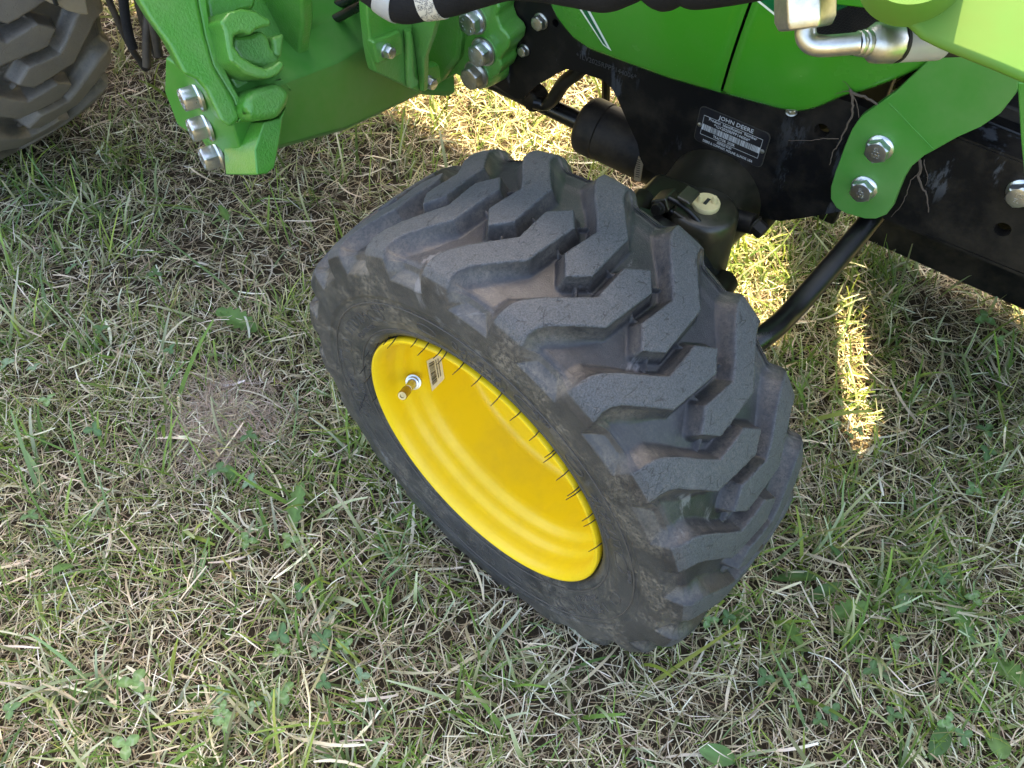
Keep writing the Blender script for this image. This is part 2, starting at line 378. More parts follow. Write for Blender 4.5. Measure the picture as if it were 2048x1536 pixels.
parts.append(ribbons(P, rng.uniform(.0, .020, n) ** 1.0, rng.uniform(0, 6.28, n), rng.gamma(4, .0052, n) + .006, rng.normal(.10, .22, n), rng.normal(.1, .3, n), rng.normal(0, .5, n), rng.uniform(.0007, .0017, n),
                     pal(n, STRAW, [.28, .22, .14, .16, .12, .08]), pal(n, STRAW, [.34, .20, .26, .08, .10, .02]), 3, .5))
bpt = on(450, 850, 2, 0)[:2]; P = bpt + rng.normal(0, .036, (1500, 2)); n = len(P)   # bare straw patch
parts.append(ribbons(P, rng.uniform(.006, .018, n), rng.uniform(0, 6.28, n), rng.gamma(4, .006, n) + .01, rng.normal(.02, .08, n), rng.normal(0, .2, n), rng.normal(0, .5, n), rng.uniform(.0006, .0012, n), pal(n, [(.44, .34, .27), (.34, .25, .19), (.54, .46, .38)], [.5, .3, .2]), pal(n, [(.44, .34, .27), (.34, .25, .19), (.54, .46, .38)], [.5, .3, .2]), 3, .5))
P = scatter(6000); n = len(P)     # broad bleached blades lying flat
parts.append(ribbons(P, rng.uniform(.008, .024, n), rng.uniform(0, 6.28, n), rng.uniform(.025, .075, n), rng.normal(.05, .15, n), rng.normal(0, .3, n), rng.normal(0, .5, n), rng.uniform(.0018, .0038, n),
                     pal(n, STRAW, [.4, .2, .25, .05, .1, 0]), pal(n, STRAW, [.4, .15, .35, .0, .1, 0]), 4, .5, rng.normal(0, .25, n)))
tag(ribbon_obj('dry_thatch', parts, M_straw), 'dead straw coloured grass clippings and thatch covering the whole lawn', 'thatch', kind='stuff')
parts = []
P = scatter(225000, bare=.9); dens = fnoise(P[:, 0], P[:, 1], 11, 5) + .5 * fnoise(P[:, 0], P[:, 1], 30, 6)
P = P[rng.uniform(size=len(P)) < np.clip(.46 + .42 * dens, .06, 1)]; n = len(P)   # fine upright blades
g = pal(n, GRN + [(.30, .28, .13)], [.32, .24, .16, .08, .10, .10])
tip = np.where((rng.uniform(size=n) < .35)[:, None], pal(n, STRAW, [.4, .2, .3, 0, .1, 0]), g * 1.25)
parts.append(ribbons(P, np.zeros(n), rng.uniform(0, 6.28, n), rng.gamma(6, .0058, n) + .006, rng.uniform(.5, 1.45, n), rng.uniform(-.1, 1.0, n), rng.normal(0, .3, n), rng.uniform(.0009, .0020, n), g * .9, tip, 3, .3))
def tufts(P, lo, hi, wlo, whi, Lm, K, spread):
    m = len(P); k = rng.integers(lo, hi, m); idx = np.repeat(np.arange(m), k); n = len(idx)
    base = P[idx] + rng.normal(0, .006, (n, 2)); lean = rng.normal(2.35, 1.5, m)[idx]; hue = rng.choice(len(GRN), m, p=[.34, .24, .18, .15, .09])[idx]
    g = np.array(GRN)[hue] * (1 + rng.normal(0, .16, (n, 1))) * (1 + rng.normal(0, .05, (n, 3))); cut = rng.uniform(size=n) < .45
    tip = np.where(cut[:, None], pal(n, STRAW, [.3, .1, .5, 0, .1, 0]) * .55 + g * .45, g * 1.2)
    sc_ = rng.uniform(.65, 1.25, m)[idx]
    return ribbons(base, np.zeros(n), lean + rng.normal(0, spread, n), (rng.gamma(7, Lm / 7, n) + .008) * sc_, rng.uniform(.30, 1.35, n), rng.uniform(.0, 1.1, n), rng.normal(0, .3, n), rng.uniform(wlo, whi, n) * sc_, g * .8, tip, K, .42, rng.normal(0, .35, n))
P = scatter(26000, bare=.97); dens = fnoise(P[:, 0], P[:, 1], 8, 8) + .6 * fnoise(P[:, 0], P[:, 1], 26, 9)
P = P[rng.uniform(size=len(P)) < np.clip(.27 + .46 * dens, .03, 1)]
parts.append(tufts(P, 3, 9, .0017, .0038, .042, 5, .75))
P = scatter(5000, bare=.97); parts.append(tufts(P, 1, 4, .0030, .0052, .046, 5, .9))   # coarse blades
# single long blades seen in the photograph, root to tip
LB = [((1618, 1480), (1538, 1305), 5.5, 3), ((1745, 1360), (1788, 1312), 5, 3), ((1895, 1275), (1812, 1135), 5, 1), ((175, 390), (133, 300), 4.2, 3), ((2010, 1140), (1885, 1095), 4, 1), ((560, 990), (500, 885), 3, 0), ((430, 970), (355, 840), 3, 0), ((375, 965), (190, 905), 4, 0), ((250, 955), (35, 875), 4, 1),
      ((130, 1050), (140, 955), 5, 2), ((120, 1080), (8, 920), 4, 1), ((100, 1265), (62, 1195), 6, 2), ((500, 610), (295, 476), 4, 3), ((130, 620), (142, 560), 4, 0), ((435, 740), (430, 680), 5, 2), ((760, 1420), (655, 1390), 4, 0), ((730, 1450), (500, 1455), 4.5, 2), ((320, 1490), (285, 1435), 5, 3), ((470, 1080), (545, 1050), 4, 3),
      ((2040, 840), (1930, 750), 3, 1), ((1960, 870), (1920, 745), 3, 0), ((1790, 855), (1900, 800), 4, 2), ((1950, 1300), (1860, 1215), 3, 1), ((1700, 1500), (1750, 1420), 4, 0), ((1650, 1530), (1715, 1490), 4, 2), ((1480, 1130), (1590, 1088), 4, 2), ((1960, 1330), (2028, 1260), 5, 3), ((1895, 1440), (1900, 1400), 5, 2), ((1640, 1270), (1570, 1230), 4, 0), ((850, 1230), (835, 1180), 4, 3), ((960, 1280), (930, 1200), 4, 0), ((1040, 1320), (1020, 1240), 4, 1)]
bp = []
for (a, b, wpx, ci) in LB:
    A = on(*a, 2, .004); Lh = scl(A, math.hypot(b[0] - a[0], b[1] - a[1]))
    B = on(*b, 2, min(.055, .012 + Lh * .35)); d = B - A; hl = math.hypot(d[0], d[1]); Ln = np.linalg.norm(d); phi = math.atan2(d[2], hl); bb = .5
    c = np.array([GRN[ci]]) * rng.uniform(.9, 1.25)
    parts.append(ribbons(A[None, :2], np.array([.002]), np.array([math.atan2(d[1], d[0])]), np.array([Ln * 1.03]), np.array([phi + bb / 2]), np.array([bb]), np.array([rng.normal(0, .15)]), np.array([scl(A, wpx * 1.35)]), c, c * 1.15, 7, .35, np.array([rng.normal(0, .3)])))
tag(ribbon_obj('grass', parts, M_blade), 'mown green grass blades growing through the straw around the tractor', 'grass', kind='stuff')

# clover and broad leaved weeds
def leafmesh(name, half, lobes, fold, col, L=1.0, mark=None, curl=.15):
    # half(t): half width along the length 0..1, centre rib folded
    T = np.linspace(0, 1, 11 if not lobes else 25); V = []; F = []; Cc = []
    for t in T:
        hw = half(t) * (1 - (lobes * (0.5 + 0.5 * math.cos(t * 2 * math.pi * 6))) * (1 if .08 < t < .95 else 0))
        z = -curl * t * t
        for s in (-1, -.5, 0, .5, 1):
            V.append((t * L, s * hw, z + abs(s) * hw * fold + .02 * math.sin(9 * t + 3 * s) * (abs(s) > .6)))
            c = np.array(col) * (1.35 if s == 0 else (1.0 + .12 * math.sin(13 * t + 2 * s)))
            if mark and abs(t - mark - .16 * (1 - abs(s))) < .09: c = c * .5 + np.array((.34, .42, .27)) * .5
            Cc.append(c)
    for i in range(len(T) - 1):
        for k in range(4): a = i * 5 + k; F.append([a, a + 5, a + 6, a + 1])
    me = bpy.data.meshes.new(name); me.from_pydata(V, [], F); me.polygons.foreach_set('use_smooth', [True] * len(F))
    ca = me.color_attributes.new('Col', 'FLOAT_COLOR', 'POINT'); ca.data.foreach_set('color', np.concatenate([np.array(Cc), np.ones((len(Cc), 1))], 1).astype(np.float32).ravel())
    me.materials.append(M_leafm); return me
oval = lambda t: .40 * math.sin(math.pi * min(1, t * .93 + .05)) ** .75 * (0.75 + .35 * t)
lance = lambda t: .155 * math.sin(math.pi * min(1, t * .96 + .02)) ** .8
broad = lambda t: .27 * math.sin(math.pi * min(1, t * .95 + .03)) ** .6
LF = [leafmesh('leaflet', oval, 0, .25, c, mark=mk) for c, mk in (((.115, .215, .075), .35), ((.145, .25, .09), .38), ((.08, .16, .065), None), ((.16, .24, .14), None))]
WL = {'lance': leafmesh('leaf', lance, 0, .30, (.065, .135, .04)), 'serrated': leafmesh('leaf', broad, .38, .25, (.105, .20, .05)), 'oval': leafmesh('leaf', broad, 0, .22, (.10, .19, .06)), 'pale': leafmesh('leaf', broad, .12, .15, (.13, .215, .085))}
CLOVER = [(267, 1364, 28, 0), (295, 1398, 16, 1), (250, 1490, 26, 1), (442, 1388, 17, 3), (445, 1419, 18, 0), (449, 1443, 22, 1), (507, 1412, 15, 3), (565, 1384, 24, 0), (561, 1268, 22, 2), (558, 1302, 16, 1), (647, 1275, 22, 2), (633, 1302, 15, 3), (647, 1364, 16, 2), (722, 1350, 17, 3), (200, 659, 17, 2), (140, 537, 15, 2),
          (12, 728, 20, 3), (67, 734, 15, 3), (94, 799, 18, 1), (187, 858, 18, 2), (497, 870, 18, 2), (437, 939, 20, 2), (500, 964, 19, 3), (494, 1080, 18, 0), (578, 1080, 19, 1), (1678, 803, 13, 1), (1669, 849, 15, 0), (1718, 860, 12, 1), (1700, 870, 11, 1), (1973, 858, 18, 2), (1975, 904, 18, 2), (1947, 978, 17, 0), (1998, 680, 13, 1), (1970, 637, 20, 0),
          (1666, 1421, 18, 2), (1640, 1440, 16, 2), (1745, 1338, 18, 2), (1795, 1281, 18, 0), (1951, 1196, 17, 1), (1887, 1152, 20, 2), (1935, 1269, 19, 2), (1609, 1367, 16, 1), (1530, 1354, 19, 2), (1571, 1354, 17, 2), (1786, 1430, 18, 2), (1928, 1471, 18, 2), (1894, 1443, 20, 0), (1890, 1357, 15, 2), (60, 1030, 18, 2), (20, 1420, 20, 2), (690, 1290, 17, 1), (600, 1180, 17, 2), (1420, 1240, 17, 1), (1455, 1235, 16, 2), (310, 545, 14, 2), (340, 700, 15, 2)]
def creg(x, y):
    if x < 800 and y > 1230: return 'in the lower left lawn corner'
    if x < 800 and y >= 780: return 'left of the yellow rim'
    if x < 800: return 'under the loader mast'
    if y < 1000: return 'below the black rail at right'
    return 'below right of the tyre'
ORD = 'leftmost,second,third,fourth,fifth,sixth,seventh,eighth,ninth,tenth,eleventh,twelfth,thirteenth,fourteenth,fifteenth,sixteenth,seventeenth,eighteenth,nineteenth,twentieth,last'.split(',')
clab = {}
for rg in set(creg(c[0], c[1]) for c in CLOVER):
    for i, c in enumerate(sorted(c for c in CLOVER if creg(c[0], c[1]) == rg)):
        clab[(c[0], c[1])] = ('pale marked', 'light marked', 'dark green', 'grey green')[c[3]] + ' clover, ' + ORD[min(i, 20)] + (' one' if i == 0 else ' from the left') + ' of the clovers ' + rg
for (x, y, r, k) in CLOVER:
    p = on(x, y, 2, .036); s = scl(p, r * 1.1); R0 = random.uniform(0, 6.28)
    e = empty('clover', (p[0], p[1], 0))
    tag(e, clab[(x, y)], 'clover', 'clover sprouts in the lawn')
    tube('stem', [(-.006, .004, 0), (-.003, .002, .018), (0, 0, .035)], .0006, M_leafm, e, 5)
    tl = Matrix.Rotation(random.uniform(-.35, .35), 4, 'X') @ Matrix.Rotation(random.uniform(-.35, .35), 4, 'Y')
    for q in range(3):
        o = link('leaflet', LF[k], None, e)
        o.matrix_world = Matrix.Translation((0, 0, .035)) @ tl @ Matrix.Rotation(R0 + q * 2.09 + random.uniform(-.2, .2), 4, 'Z') @ Matrix.Rotation(random.uniform(-.35, .0), 4, 'Y') @ Matrix.Diagonal((s, s, s, 1))
WEED = [((1545, 1158), (1640, 1150), 'lance', 1.0, 'dark lance shaped leaf lying flat beside the tyre, upper right of its weed patch'), ((1610, 1205), (1682, 1163), 'lance', 1.0, 'dark lance shaped leaf pointing up right below another like it'), ((1660, 1232), (1735, 1208), 'serrated', 1.0, 'bright toothed dandelion leaf with pale midrib'),
        ((1800, 1225), (1812, 1155), 'pale', 1.0, 'broad pale leaf with fine veins crossed by long blades'), ((1945, 1275), (1900, 1205), 'serrated', 1.1, 'triangular toothed leaf near the right edge of the lawn'), ((1665, 1258), (1728, 1275), 'oval', .8, 'smooth oval weed leaf below the toothed dandelion leaf'), ((1980, 1320), (2060, 1370), 'serrated', 1.2, 'toothed weed leaf cut by the right picture edge'),
        ((1985, 1465), (2005, 1515), 'oval', 1.4, 'wide oval leaf in the lower right corner'), ((1560, 1235), (1605, 1290), 'serrated', .8, 'small toothed leaf under the tyre edge'), ((515, 660), (432, 620), 'serrated', .9, 'flat toothed leaf left of the front tyre'), ((455, 440), (440, 410), 'serrated', 1.2, 'rounded scalloped leaf below the loader mast'),
        ((585, 1060), (600, 965), 'serrated', .8, 'dandelion leaf standing below the yellow rim'), ((470, 965), (455, 930), 'oval', 1.1, 'dark oval leaf beside the bare straw patch'), ((150, 1130), (95, 1145), 'oval', .8, 'broad dark leaf at the left of the lawn'), ((1470, 1520), (1400, 1500), 'oval', .9, 'broad leaf at the bottom picture edge'),
        ((1860, 1520), (1900, 1440), 'lance', 1.3, 'dark strap leaf in the lower right corner'), ((1460, 1215), (1500, 1240), 'oval', .9, 'young oval leaf at the foot of the tyre'), ((1690, 1135), (1660, 1085), 'lance', 1.0, 'upright strap leaf right of the tyre')]
for (a, b, k, wf, lab) in WEED:
    A = on(*a, 2, .014); B = on(*b, 2, .028); d = B - A; L_ = np.linalg.norm(d)
    e = empty('weed', (A[0], A[1], 0)); tag(e, lab, 'weed')
    o = link('leaf', WL[k], None, e)
    o.matrix_world = Matrix.Translation((0, 0, A[2])) @ Matrix.Rotation(math.atan2(d[1], d[0]), 4, 'Z') @ Matrix.Rotation(-math.atan2(d[2], math.hypot(d[0], d[1])) - .1, 4, 'Y') @ Matrix.Rotation(random.uniform(-.3, .3), 4, 'X') @ Matrix.Diagonal((L_, L_ * wf, L_, 1))
    tube('stem', [(-.004, .002, 0), (0, 0, A[2])], .0009, M_leafm, e, 5)

#GRASS_END
tractor = empty('tractor')
tag(tractor, 'green compact tractor with yellow front wheel parked on mown grass, loader arm above', 'tractor')

# ------------------------------------------------------------------ wheels
PITCH = 2 * math.pi / 20
LUG = np.array([(-112, 41), (-95, 41), (-76, 40), (-67, 39), (-59, 35), (-48, 26.5), (-34, 13), (-21, 2.2), (11, 5), (25.8, -8.3),
                (12, -20.8), (-34, -17), (-46, -5), (-62, 10), (-69, 14.2), (-76, 15.6), (-95, 11), (-112, 11)], float)
def sdf(P, A, T):
    d = np.full(A.shape, 1e9); s = np.ones(A.shape); n = len(P)
    for i in range(n):
        x1, y1 = P[i]; x0, y0 = P[i - 1]
        ex, ey = x0 - x1, y0 - y1; wx, wy = A - x1, T - y1
        k = np.clip((wx * ex + wy * ey) / (ex * ex + ey * ey), 0, 1)
        d = np.minimum(d, np.hypot(wx - ex * k, wy - ey * k))
        c1 = T >= y1; c2 = T < y0; c3 = ex * wy > ey * wx
        fl = (c1 & c2 & c3) | (~c1 & ~c2 & ~c3); s = np.where(fl, -s, s)
    return s * d
PROF = np.array([(0, .2285), (.03, .2277), (.06, .2253), (.072, .2232), (.078, .2208), (.0825, .216), (.0848, .209), (.0860, .200), (.0868, .192),
                 (.0872, .1845), (.0874, .1822), (.0868, .1808), (.0858, .1798), (.0858, .176), (.0854, .166), (.0840, .156), (.0815, .148), (.0800, .1445),
                 (.0806, .1425), (.0790, .1395), (.0765, .1365), (.0735, .1350), (.0680, .134)])
def tyre_mesh(nth, step, split, mat=None):
    seg = np.hypot(*np.diff(PROF, axis=0).T); al = np.concatenate([[0], np.cumsum(seg)])
    a1 = np.arange(0, al[-1], step); a1 = np.append(a1, al[-1])
    A = np.concatenate([-a1[:0:-1], a1]); au = np.abs(A); sg = np.sign(A)
    # smooth the profile a little
    fine = np.linspace(0, al[-1], 900); pu = np.interp(fine, al, PROF[:, 0]); pr_ = np.interp(fine, al, PROF[:, 1])
    k = np.hanning(21); k /= k.sum()
    def sm(v): return np.convolve(np.concatenate([2 * v[0] - v[10:0:-1], v, 2 * v[-1] - v[-2:-12:-1]]), k, 'valid')
    pu2 = np.convolve(np.concatenate([-pu[10:0:-1], pu, 2 * pu[-1] - pu[-2:-12:-1]]), k, 'valid')
    pr2 = np.convolve(np.concatenate([pr_[10:0:-1], pr_, 2 * pr_[-1] - pr_[-2:-12:-1]]), k, 'valid')
    U = np.interp(au, fine, pu2) * sg; Rr = np.interp(au, fine, pr2)
    dU = np.gradient(U, A); dR = np.gradient(Rr, A); nl = np.hypot(dU, dR); nu, nr = -dR / nl, dU / nl
    per = nth // 20; tt = np.arange(per) / per * PITCH * 228.5
    AA, TT = np.meshgrid(A * 1000, tt, indexing='ij'); sdm = np.full(AA.shape, 1e9); lid = np.zeros(AA.shape, int)
    pm = PITCH * 228.5
    for c in (-1, 0, 1):
        for inner in (0, 1):
            P = LUG.copy()
            if inner: P[:, 0] *= -1; P[:, 1] += pm / 2
            P[:, 1] += c * pm
            d = sdf(P, AA, TT); m = d < sdm; sdm[m] = d[m]; lid[m] = (c + 1) * 2 + inner
    def fall(d, wd, p): return np.clip(1 - np.clip(d, 0, wd) / wd, 0, 1) ** p
    wid = np.interp(np.abs(AA), [0, 40, 62, 110], [6.0, 6.5, 13.0, 15.0]); fr = np.clip(1 - np.clip(sdm, 0, wid) / wid, 0, 1) ** np.interp(np.abs(AA), [0, 40, 62], [2.1, 2.1, 1.9])
    but = fall(101 - np.abs(AA), 9.0, 1.5)
    rib = np.zeros(AA.shape)
    for c in (-1, 0, 1):
        for inner in (0, 1):
            s_ = -1 if inner else 1; o = c * pm + (pm / 2 if inner else 0)
            for (x0, y0, x1, y1) in ((-6, -19, -8, -29), (19, -14, 27, -22)):
                P0 = np.array([s_ * x0, y0 + o]); E = np.array([s_ * (x1 - x0), y1 - y0])
                kk = np.clip(((AA - P0[0]) * E[0] + (TT - P0[1]) * E[1]) / (E @ E), 0, 1)
                dd = np.hypot(AA - P0[0] - E[0] * kk, TT - P0[1] - E[1] * kk); rib = np.maximum(rib, 0.40 * np.clip(1 - dd / 1.5, 0, 1))
    H = np.maximum(np.maximum(fr, but), rib)
    dep = np.interp(np.abs(AA), [0, 55, 80, 100, 140], [.0135, .013, .0105, .0065, .004])
    edge = np.where(sdm < 0, np.clip(1 + sdm / 1.6, 0, 1) ** 2 * 0.0006, 0) * (np.abs(AA) < 98)
    D = np.tile(dep * (1 - H) + edge, (1, 20)); Ht = np.tile(H, (1, 20)); SD = np.tile(sdm, (1, 20))
    frt = np.tile(fr, (1, 20)); LI = np.tile(lid, (1, 20))
    th = np.arange(nth) / nth * 2 * math.pi
    # slow unevenness of the carcass
    r = Rr[:, None] - D * nr[:, None]; u = U[:, None] - D * nu[:, None]
    V = np.stack([r * np.cos(th), np.broadcast_to(u, r.shape), r * np.sin(th)], -1)
    m = len(A)
    i, j = np.meshgrid(np.arange(m - 1), np.arange(nth), indexing='ij'); j2 = (j + 1) % nth
    F = np.stack([i * nth + j, i * nth + j2, (i + 1) * nth + j2, (i + 1) * nth + j], -1).reshape(-1, 4)
    dn = np.zeros(V.shape); a = np.roll(V, -1, 1) - np.roll(V, 1, 1); b = np.gradient(V, axis=0)
    N = np.cross(b, a); N /= np.linalg.norm(N, axis=-1, keepdims=True) + 1e-12
    out = np.sum(N * np.stack([nr[:, None] * np.cos(th), np.broadcast_to(nu[:, None], r.shape), nr[:, None] * np.sin(th)], -1))
    if out < 0: N = -N
    p0, p1, p2 = V.reshape(-1, 3)[F[0, :3]]
    if np.dot(np.cross(p1 - p0, p2 - p0), N.reshape(-1, 3)[F[0, 0]]) < 0: F = F[:, ::-1]
    wall = np.clip(4 * Ht * (1 - Ht), 0, 1) * (np.abs(A) < .098)[:, None]
    side = np.broadcast_to(np.clip((np.abs(A) - .070) / .03, 0, 1)[:, None], Ht.shape)
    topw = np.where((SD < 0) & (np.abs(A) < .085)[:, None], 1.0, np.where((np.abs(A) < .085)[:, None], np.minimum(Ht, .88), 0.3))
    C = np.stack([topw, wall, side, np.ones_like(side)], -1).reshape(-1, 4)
    V = V.reshape(-1, 3); N = N.reshape(-1, 3)
    grp = np.zeros(len(F), int)
    if split:
        inn = (frt.reshape(-1)[F].mean(1) > 0.30) & (np.abs(np.repeat(A, nth))[F].max(1) < .0985)
        # one id for each lug round the tyre
        base = np.arange(nth) // per; lidg = LI + 2 * base[None, :]
        lf = np.median(lidg.reshape(-1)[F], axis=1).astype(int)
        rel = lf - 2; rel %= 40
        grp = np.where(inn, rel + 1, 0)
    res = []
    for g in np.unique(grp):
        f = F[grp == g]; ids, inv = np.unique(f, return_inverse=True); inv = inv.reshape(-1, 4)
        me = bpy.data.meshes.new('tyre' if g == 0 else 'tread_lug')
        me.vertices.add(len(ids)); me.vertices.foreach_set('co', V[ids].ravel())
        me.loops.add(len(inv) * 4); me.loops.foreach_set('vertex_index', inv.ravel().astype(np.int32))
        me.polygons.add(len(inv)); me.polygons.foreach_set('loop_start', np.arange(0, len(inv) * 4, 4, dtype=np.int32))
        me.polygons.foreach_set('use_smooth', np.ones(len(inv), bool))
        me.update(calc_edges=True); me.validate()
        ca = me.color_attributes.new('tread', 'FLOAT_COLOR', 'POINT'); ca.data.foreach_set('color', C[ids].ravel().astype(np.float32))
        me.normals_split_custom_set_from_vertices(N[ids])
        me.materials.append(mat or M_rubber); res.append(me)
    return res
RIM = [(-.0725, .1335), (-.0760, .1343), (-.0790, .1348), (-.0806, .1341), (-.0810, .1325), (-.0800, .1306), (-.0770, .1284), (-.0725, .1270), (-.0660, .1266),
       (-.0605, .1266), (-.0570, .1256), (-.0545, .1238), (-.0515, .1226), (-.0470, .1222), (-.0435, .1216), (-.0405, .1202), (-.0375, .1178), (-.0340, .1164), (-.0280, .1160),
       (.0120, .1160), (.0170, .1148), (.0198, .112), (.0205, .108), (.0205, .060), (.0190, .054), (.0120, .050), (.0110, .0), ]
def wheel(name, loc, rotz, scale, meshes, parent, label=None, phase=1.9, flip=False):
    e = empty(name, loc, parent); e.scale = (scale,) * 3; e.rotation_euler = (0, 0, rotz + (math.pi if flip else 0))
    if label: e['label'] = label
    for me in meshes:
        o = link(me.name.split('.')[0], me, None, e); o.rotation_euler = (0, -phase, 0)
    return e
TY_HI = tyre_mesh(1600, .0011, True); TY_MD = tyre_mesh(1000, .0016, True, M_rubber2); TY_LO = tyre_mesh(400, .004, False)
ST = math.radians(-5.0); cs, sn = math.cos(ST), math.sin(ST)
WC = Vector((-sn * -.0102, cs * -.0102, .222))
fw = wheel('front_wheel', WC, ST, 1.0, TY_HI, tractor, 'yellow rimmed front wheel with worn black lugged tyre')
rim = lathe('rim', RIM, (0, 0, 0), (0, 1, 0), M_yellow, fw, seg=128)
rw = wheel('rear_wheel', (-1.15, .04, .322), 0.0, 1.42, TY_MD, tractor, 'larger dusty rear wheel behind the loader mast', phase=2.05)
r2 = link('rim', rim.data, None, rw)
for nm, loc, sc in (('front_wheel', (0, .95, .222), 1.0), ('rear_wheel', (-1.15, .90, .322), 1.42)):
    q = wheel(nm, loc, ST if sc == 1.0 else 0, sc, TY_LO, tractor, flip=True); link('rim', rim.data, None, q)
# rubber hairs along the bead, valve stem and bar code sticker
def sidep(R, th, h=.0002):
    u = -float(np.interp(R, PROF[::-1][:, 1], PROF[::-1][:, 0])); return np.array([R * math.cos(th), u + .0040 * 0 - h, R * math.sin(th)])
Vs = []; Fs = []
def relief(P, r=.00042):
    v, f = tube_vf(P, r, 6, len(Vs)); Vs.extend(v); Fs.extend(f)
def oval(th0, R0, w_, h_):
    relief([sidep(R0 + h_ * math.sin(a), th0 + w_ * math.copysign(abs(math.cos(a)) ** .6, math.cos(a)) / R0) for a in np.linspace(0, 2 * math.pi, 33)])
def strokes(th0, R0, n, h_, adv):
    for i in range(n):
        t = th0 + i * adv / R0; k = random.randrange(4); hw = adv * .34 / R0
        if k == 0: relief([sidep(R0 - h_, t), sidep(R0 + h_, t)])
        elif k == 1: relief([sidep(R0 + h_, t - hw), sidep(R0 + h_, t + hw), sidep(R0, t + hw * .2), sidep(R0 - h_, t)])
        elif k == 2: relief([sidep(R0 + h_ * math.sin(a), t + hw * math.cos(a)) for a in np.linspace(0, 2 * math.pi, 13)])
        else: relief([sidep(R0 - h_, t - hw), sidep(R0 + h_, t - hw), sidep(R0 + h_ * .3, t + hw), sidep(R0, t - hw), sidep(R0 - h_, t + hw)])
for a0_ in (2.25, 3.1, 4.4, 5.5, .25, 1.2):
    oval(a0_, .162, .012, .006); strokes(a0_ + .12, .163, 7, .0045, .0085); strokes(a0_ + .14, .152, 10, .0022, .0045); oval(a0_ + .62, .162, .010, .005)
    strokes(a0_ - .12, .170, 5, .002, .004)
for R_ in (.1455, .1745):
    relief([sidep(R_, a) for a in np.linspace(0, 2 * math.pi, 160)], .0007)
tag(meshobj('sidewall_relief', Vs, Fs, m_flat('dusty_rubber_relief', (0.075, 0.068, 0.060, 1), 0.75), fw, smooth=True), kind='stuff')
hv, hf = tube_vf([(0, 0, 0), (0.0005, 0, .006), (0, 0, .013)], [.00055, .0005, .0003], 5)
hair = bpy.data.meshes.new('rubber_hair'); hair.from_pydata([tuple(v) for v in hv], [], hf); hair.materials.append(M_rim_hair)
wm = Matrix.Translation(WC) @ Matrix.Rotation(ST, 4, 'Z')
def wheel_uv(x, y, u):                 # photo point on the wheel's plane y = u, in wheel coordinates
    n = np.array(wm.to_3x3() @ Vector((0, 1, 0))); p0 = np.array(wm @ Vector((0, u, 0)))
    return wm.inverted() @ Vector(onp(x, y, p0, n))
for (x, y) in [(780, 692), (796, 690), (836, 700), (857, 706), (880, 712), (893, 728), (925, 748), (958, 764), (1000, 793), (1040, 828), (1071, 872), (1094, 910), (1106, 913),
               (1124, 948), (1149, 981), (1157, 988), (1175, 1033), (1186, 1048), (1199, 1095), (752, 695), (735, 705), (729, 735), (739, 755), (735, 790), (730, 805), (755, 800)]:
    p = wheel_uv(x, y - 4, -.0805); r_ = math.hypot(p.x, p.z); a_ = math.atan2(p.z, p.x); r_ = max(r_, .1372)
    o = link('rubber_hair', hair, None, fw)
    uu = -.0775 if r_ < .146 else -.083
    d = Vector((-math.cos(a_) * .30, -1 + random.uniform(-.1, .1), -math.sin(a_) * .30 + random.uniform(-.15, .15)))
    if r_ > .146: d = Vector((0.3, -1, -.4))
    o.location = (r_ * math.cos(a_), uu, r_ * math.sin(a_)); o.rotation_euler = d.to_track_quat('Z', 'Y').to_euler()
    o.scale = (1, 1, random.uniform(.7, 1.15))
a0 = 3.25; vb = Vector((.1165 * math.cos(a0), -.047, .1165 * math.sin(a0))); a1 = 3.07
vt = Vector((.100 * math.cos(a1), -.075, .100 * math.sin(a1))); va = (vt - vb); L = va.length
lathe('valve_stem', [(0, .0), (0, .0078), (.0025, .0078), (.0028, .0062), (.006, .0062), (.0063, .0048), (.012, .0042), (L * .55, .0040), (L * .56, .0034), (L * .60, .0034)], vb, va, M_zinc, fw, seg=20)
lathe('valve_cap', [(L * .58, .0), (L * .58, .0043), (L * .62, .0046), (L * .96, .0046), (L, .0040), (L, .0022), (L * .97, .0020), (L * .97, 0)], vb, va, M_brass, fw, seg=20)
def barrel(x, y, r=.1156):             # photo point on the inside of the rim barrel
    ci = np.array(wm.inverted() @ Vector(CC)); v = np.array(wm.inverted().to_3x3() @ Vector(ray(x, y)))
    A = v[0] ** 2 + v[2] ** 2; B = 2 * (ci[0] * v[0] + ci[2] * v[2]); C = ci[0] ** 2 + ci[2] ** 2 - r * r
    s = (-B + math.sqrt(B * B - 4 * A * C)) / (2 * A); return ci + s * v
def patch(name, quad, mat, par, nu=8, nv=4, r=.1156):
    a, b, c, d = [np.array(q, float) for q in quad]; V = []; F = []
    for i in range(nu + 1):
        for j in range(nv + 1):
            p = (a * (1 - i / nu) + b * i / nu) * (1 - j / nv) + (d * (1 - i / nu) + c * i / nu) * j / nv
            V.append(barrel(p[0], p[1], r))
    for i in range(nu):
        for j in range(nv): k = i * (nv + 1) + j; F.append([k, k + 1, k + nv + 2, k + nv + 1])
    return meshobj(name, V, F, mat, par, smooth=True, fix=False)
SQ = [(853, 722), (881, 708), (889, 757), (864, 783)]
def inq(u, v):
    a, b, c, d = [np.array(q, float) for q in SQ]; return (a * (1 - u) + b * u) * (1 - v) + (d * (1 - u) + c * u) * v
patch('barcode_sticker', SQ, M_label, fw)
st = None; Vb = []; Fb = []; vv = 0.12; bars = []
while vv < .86:
    wv = random.choice([.010, .014, .022, .03]); bars.append((vv, vv + wv)); vv += wv + random.choice([.012, .018, .026])
for (b0, b1) in bars:
    k = len(Vb)
    for (u, v) in ((.12, b0), (.5, b0), (.5, b1), (.12, b1)): Vb.append(barrel(*inq(u, v), .1151))
    Fb.append([k, k + 1, k + 2, k + 3])
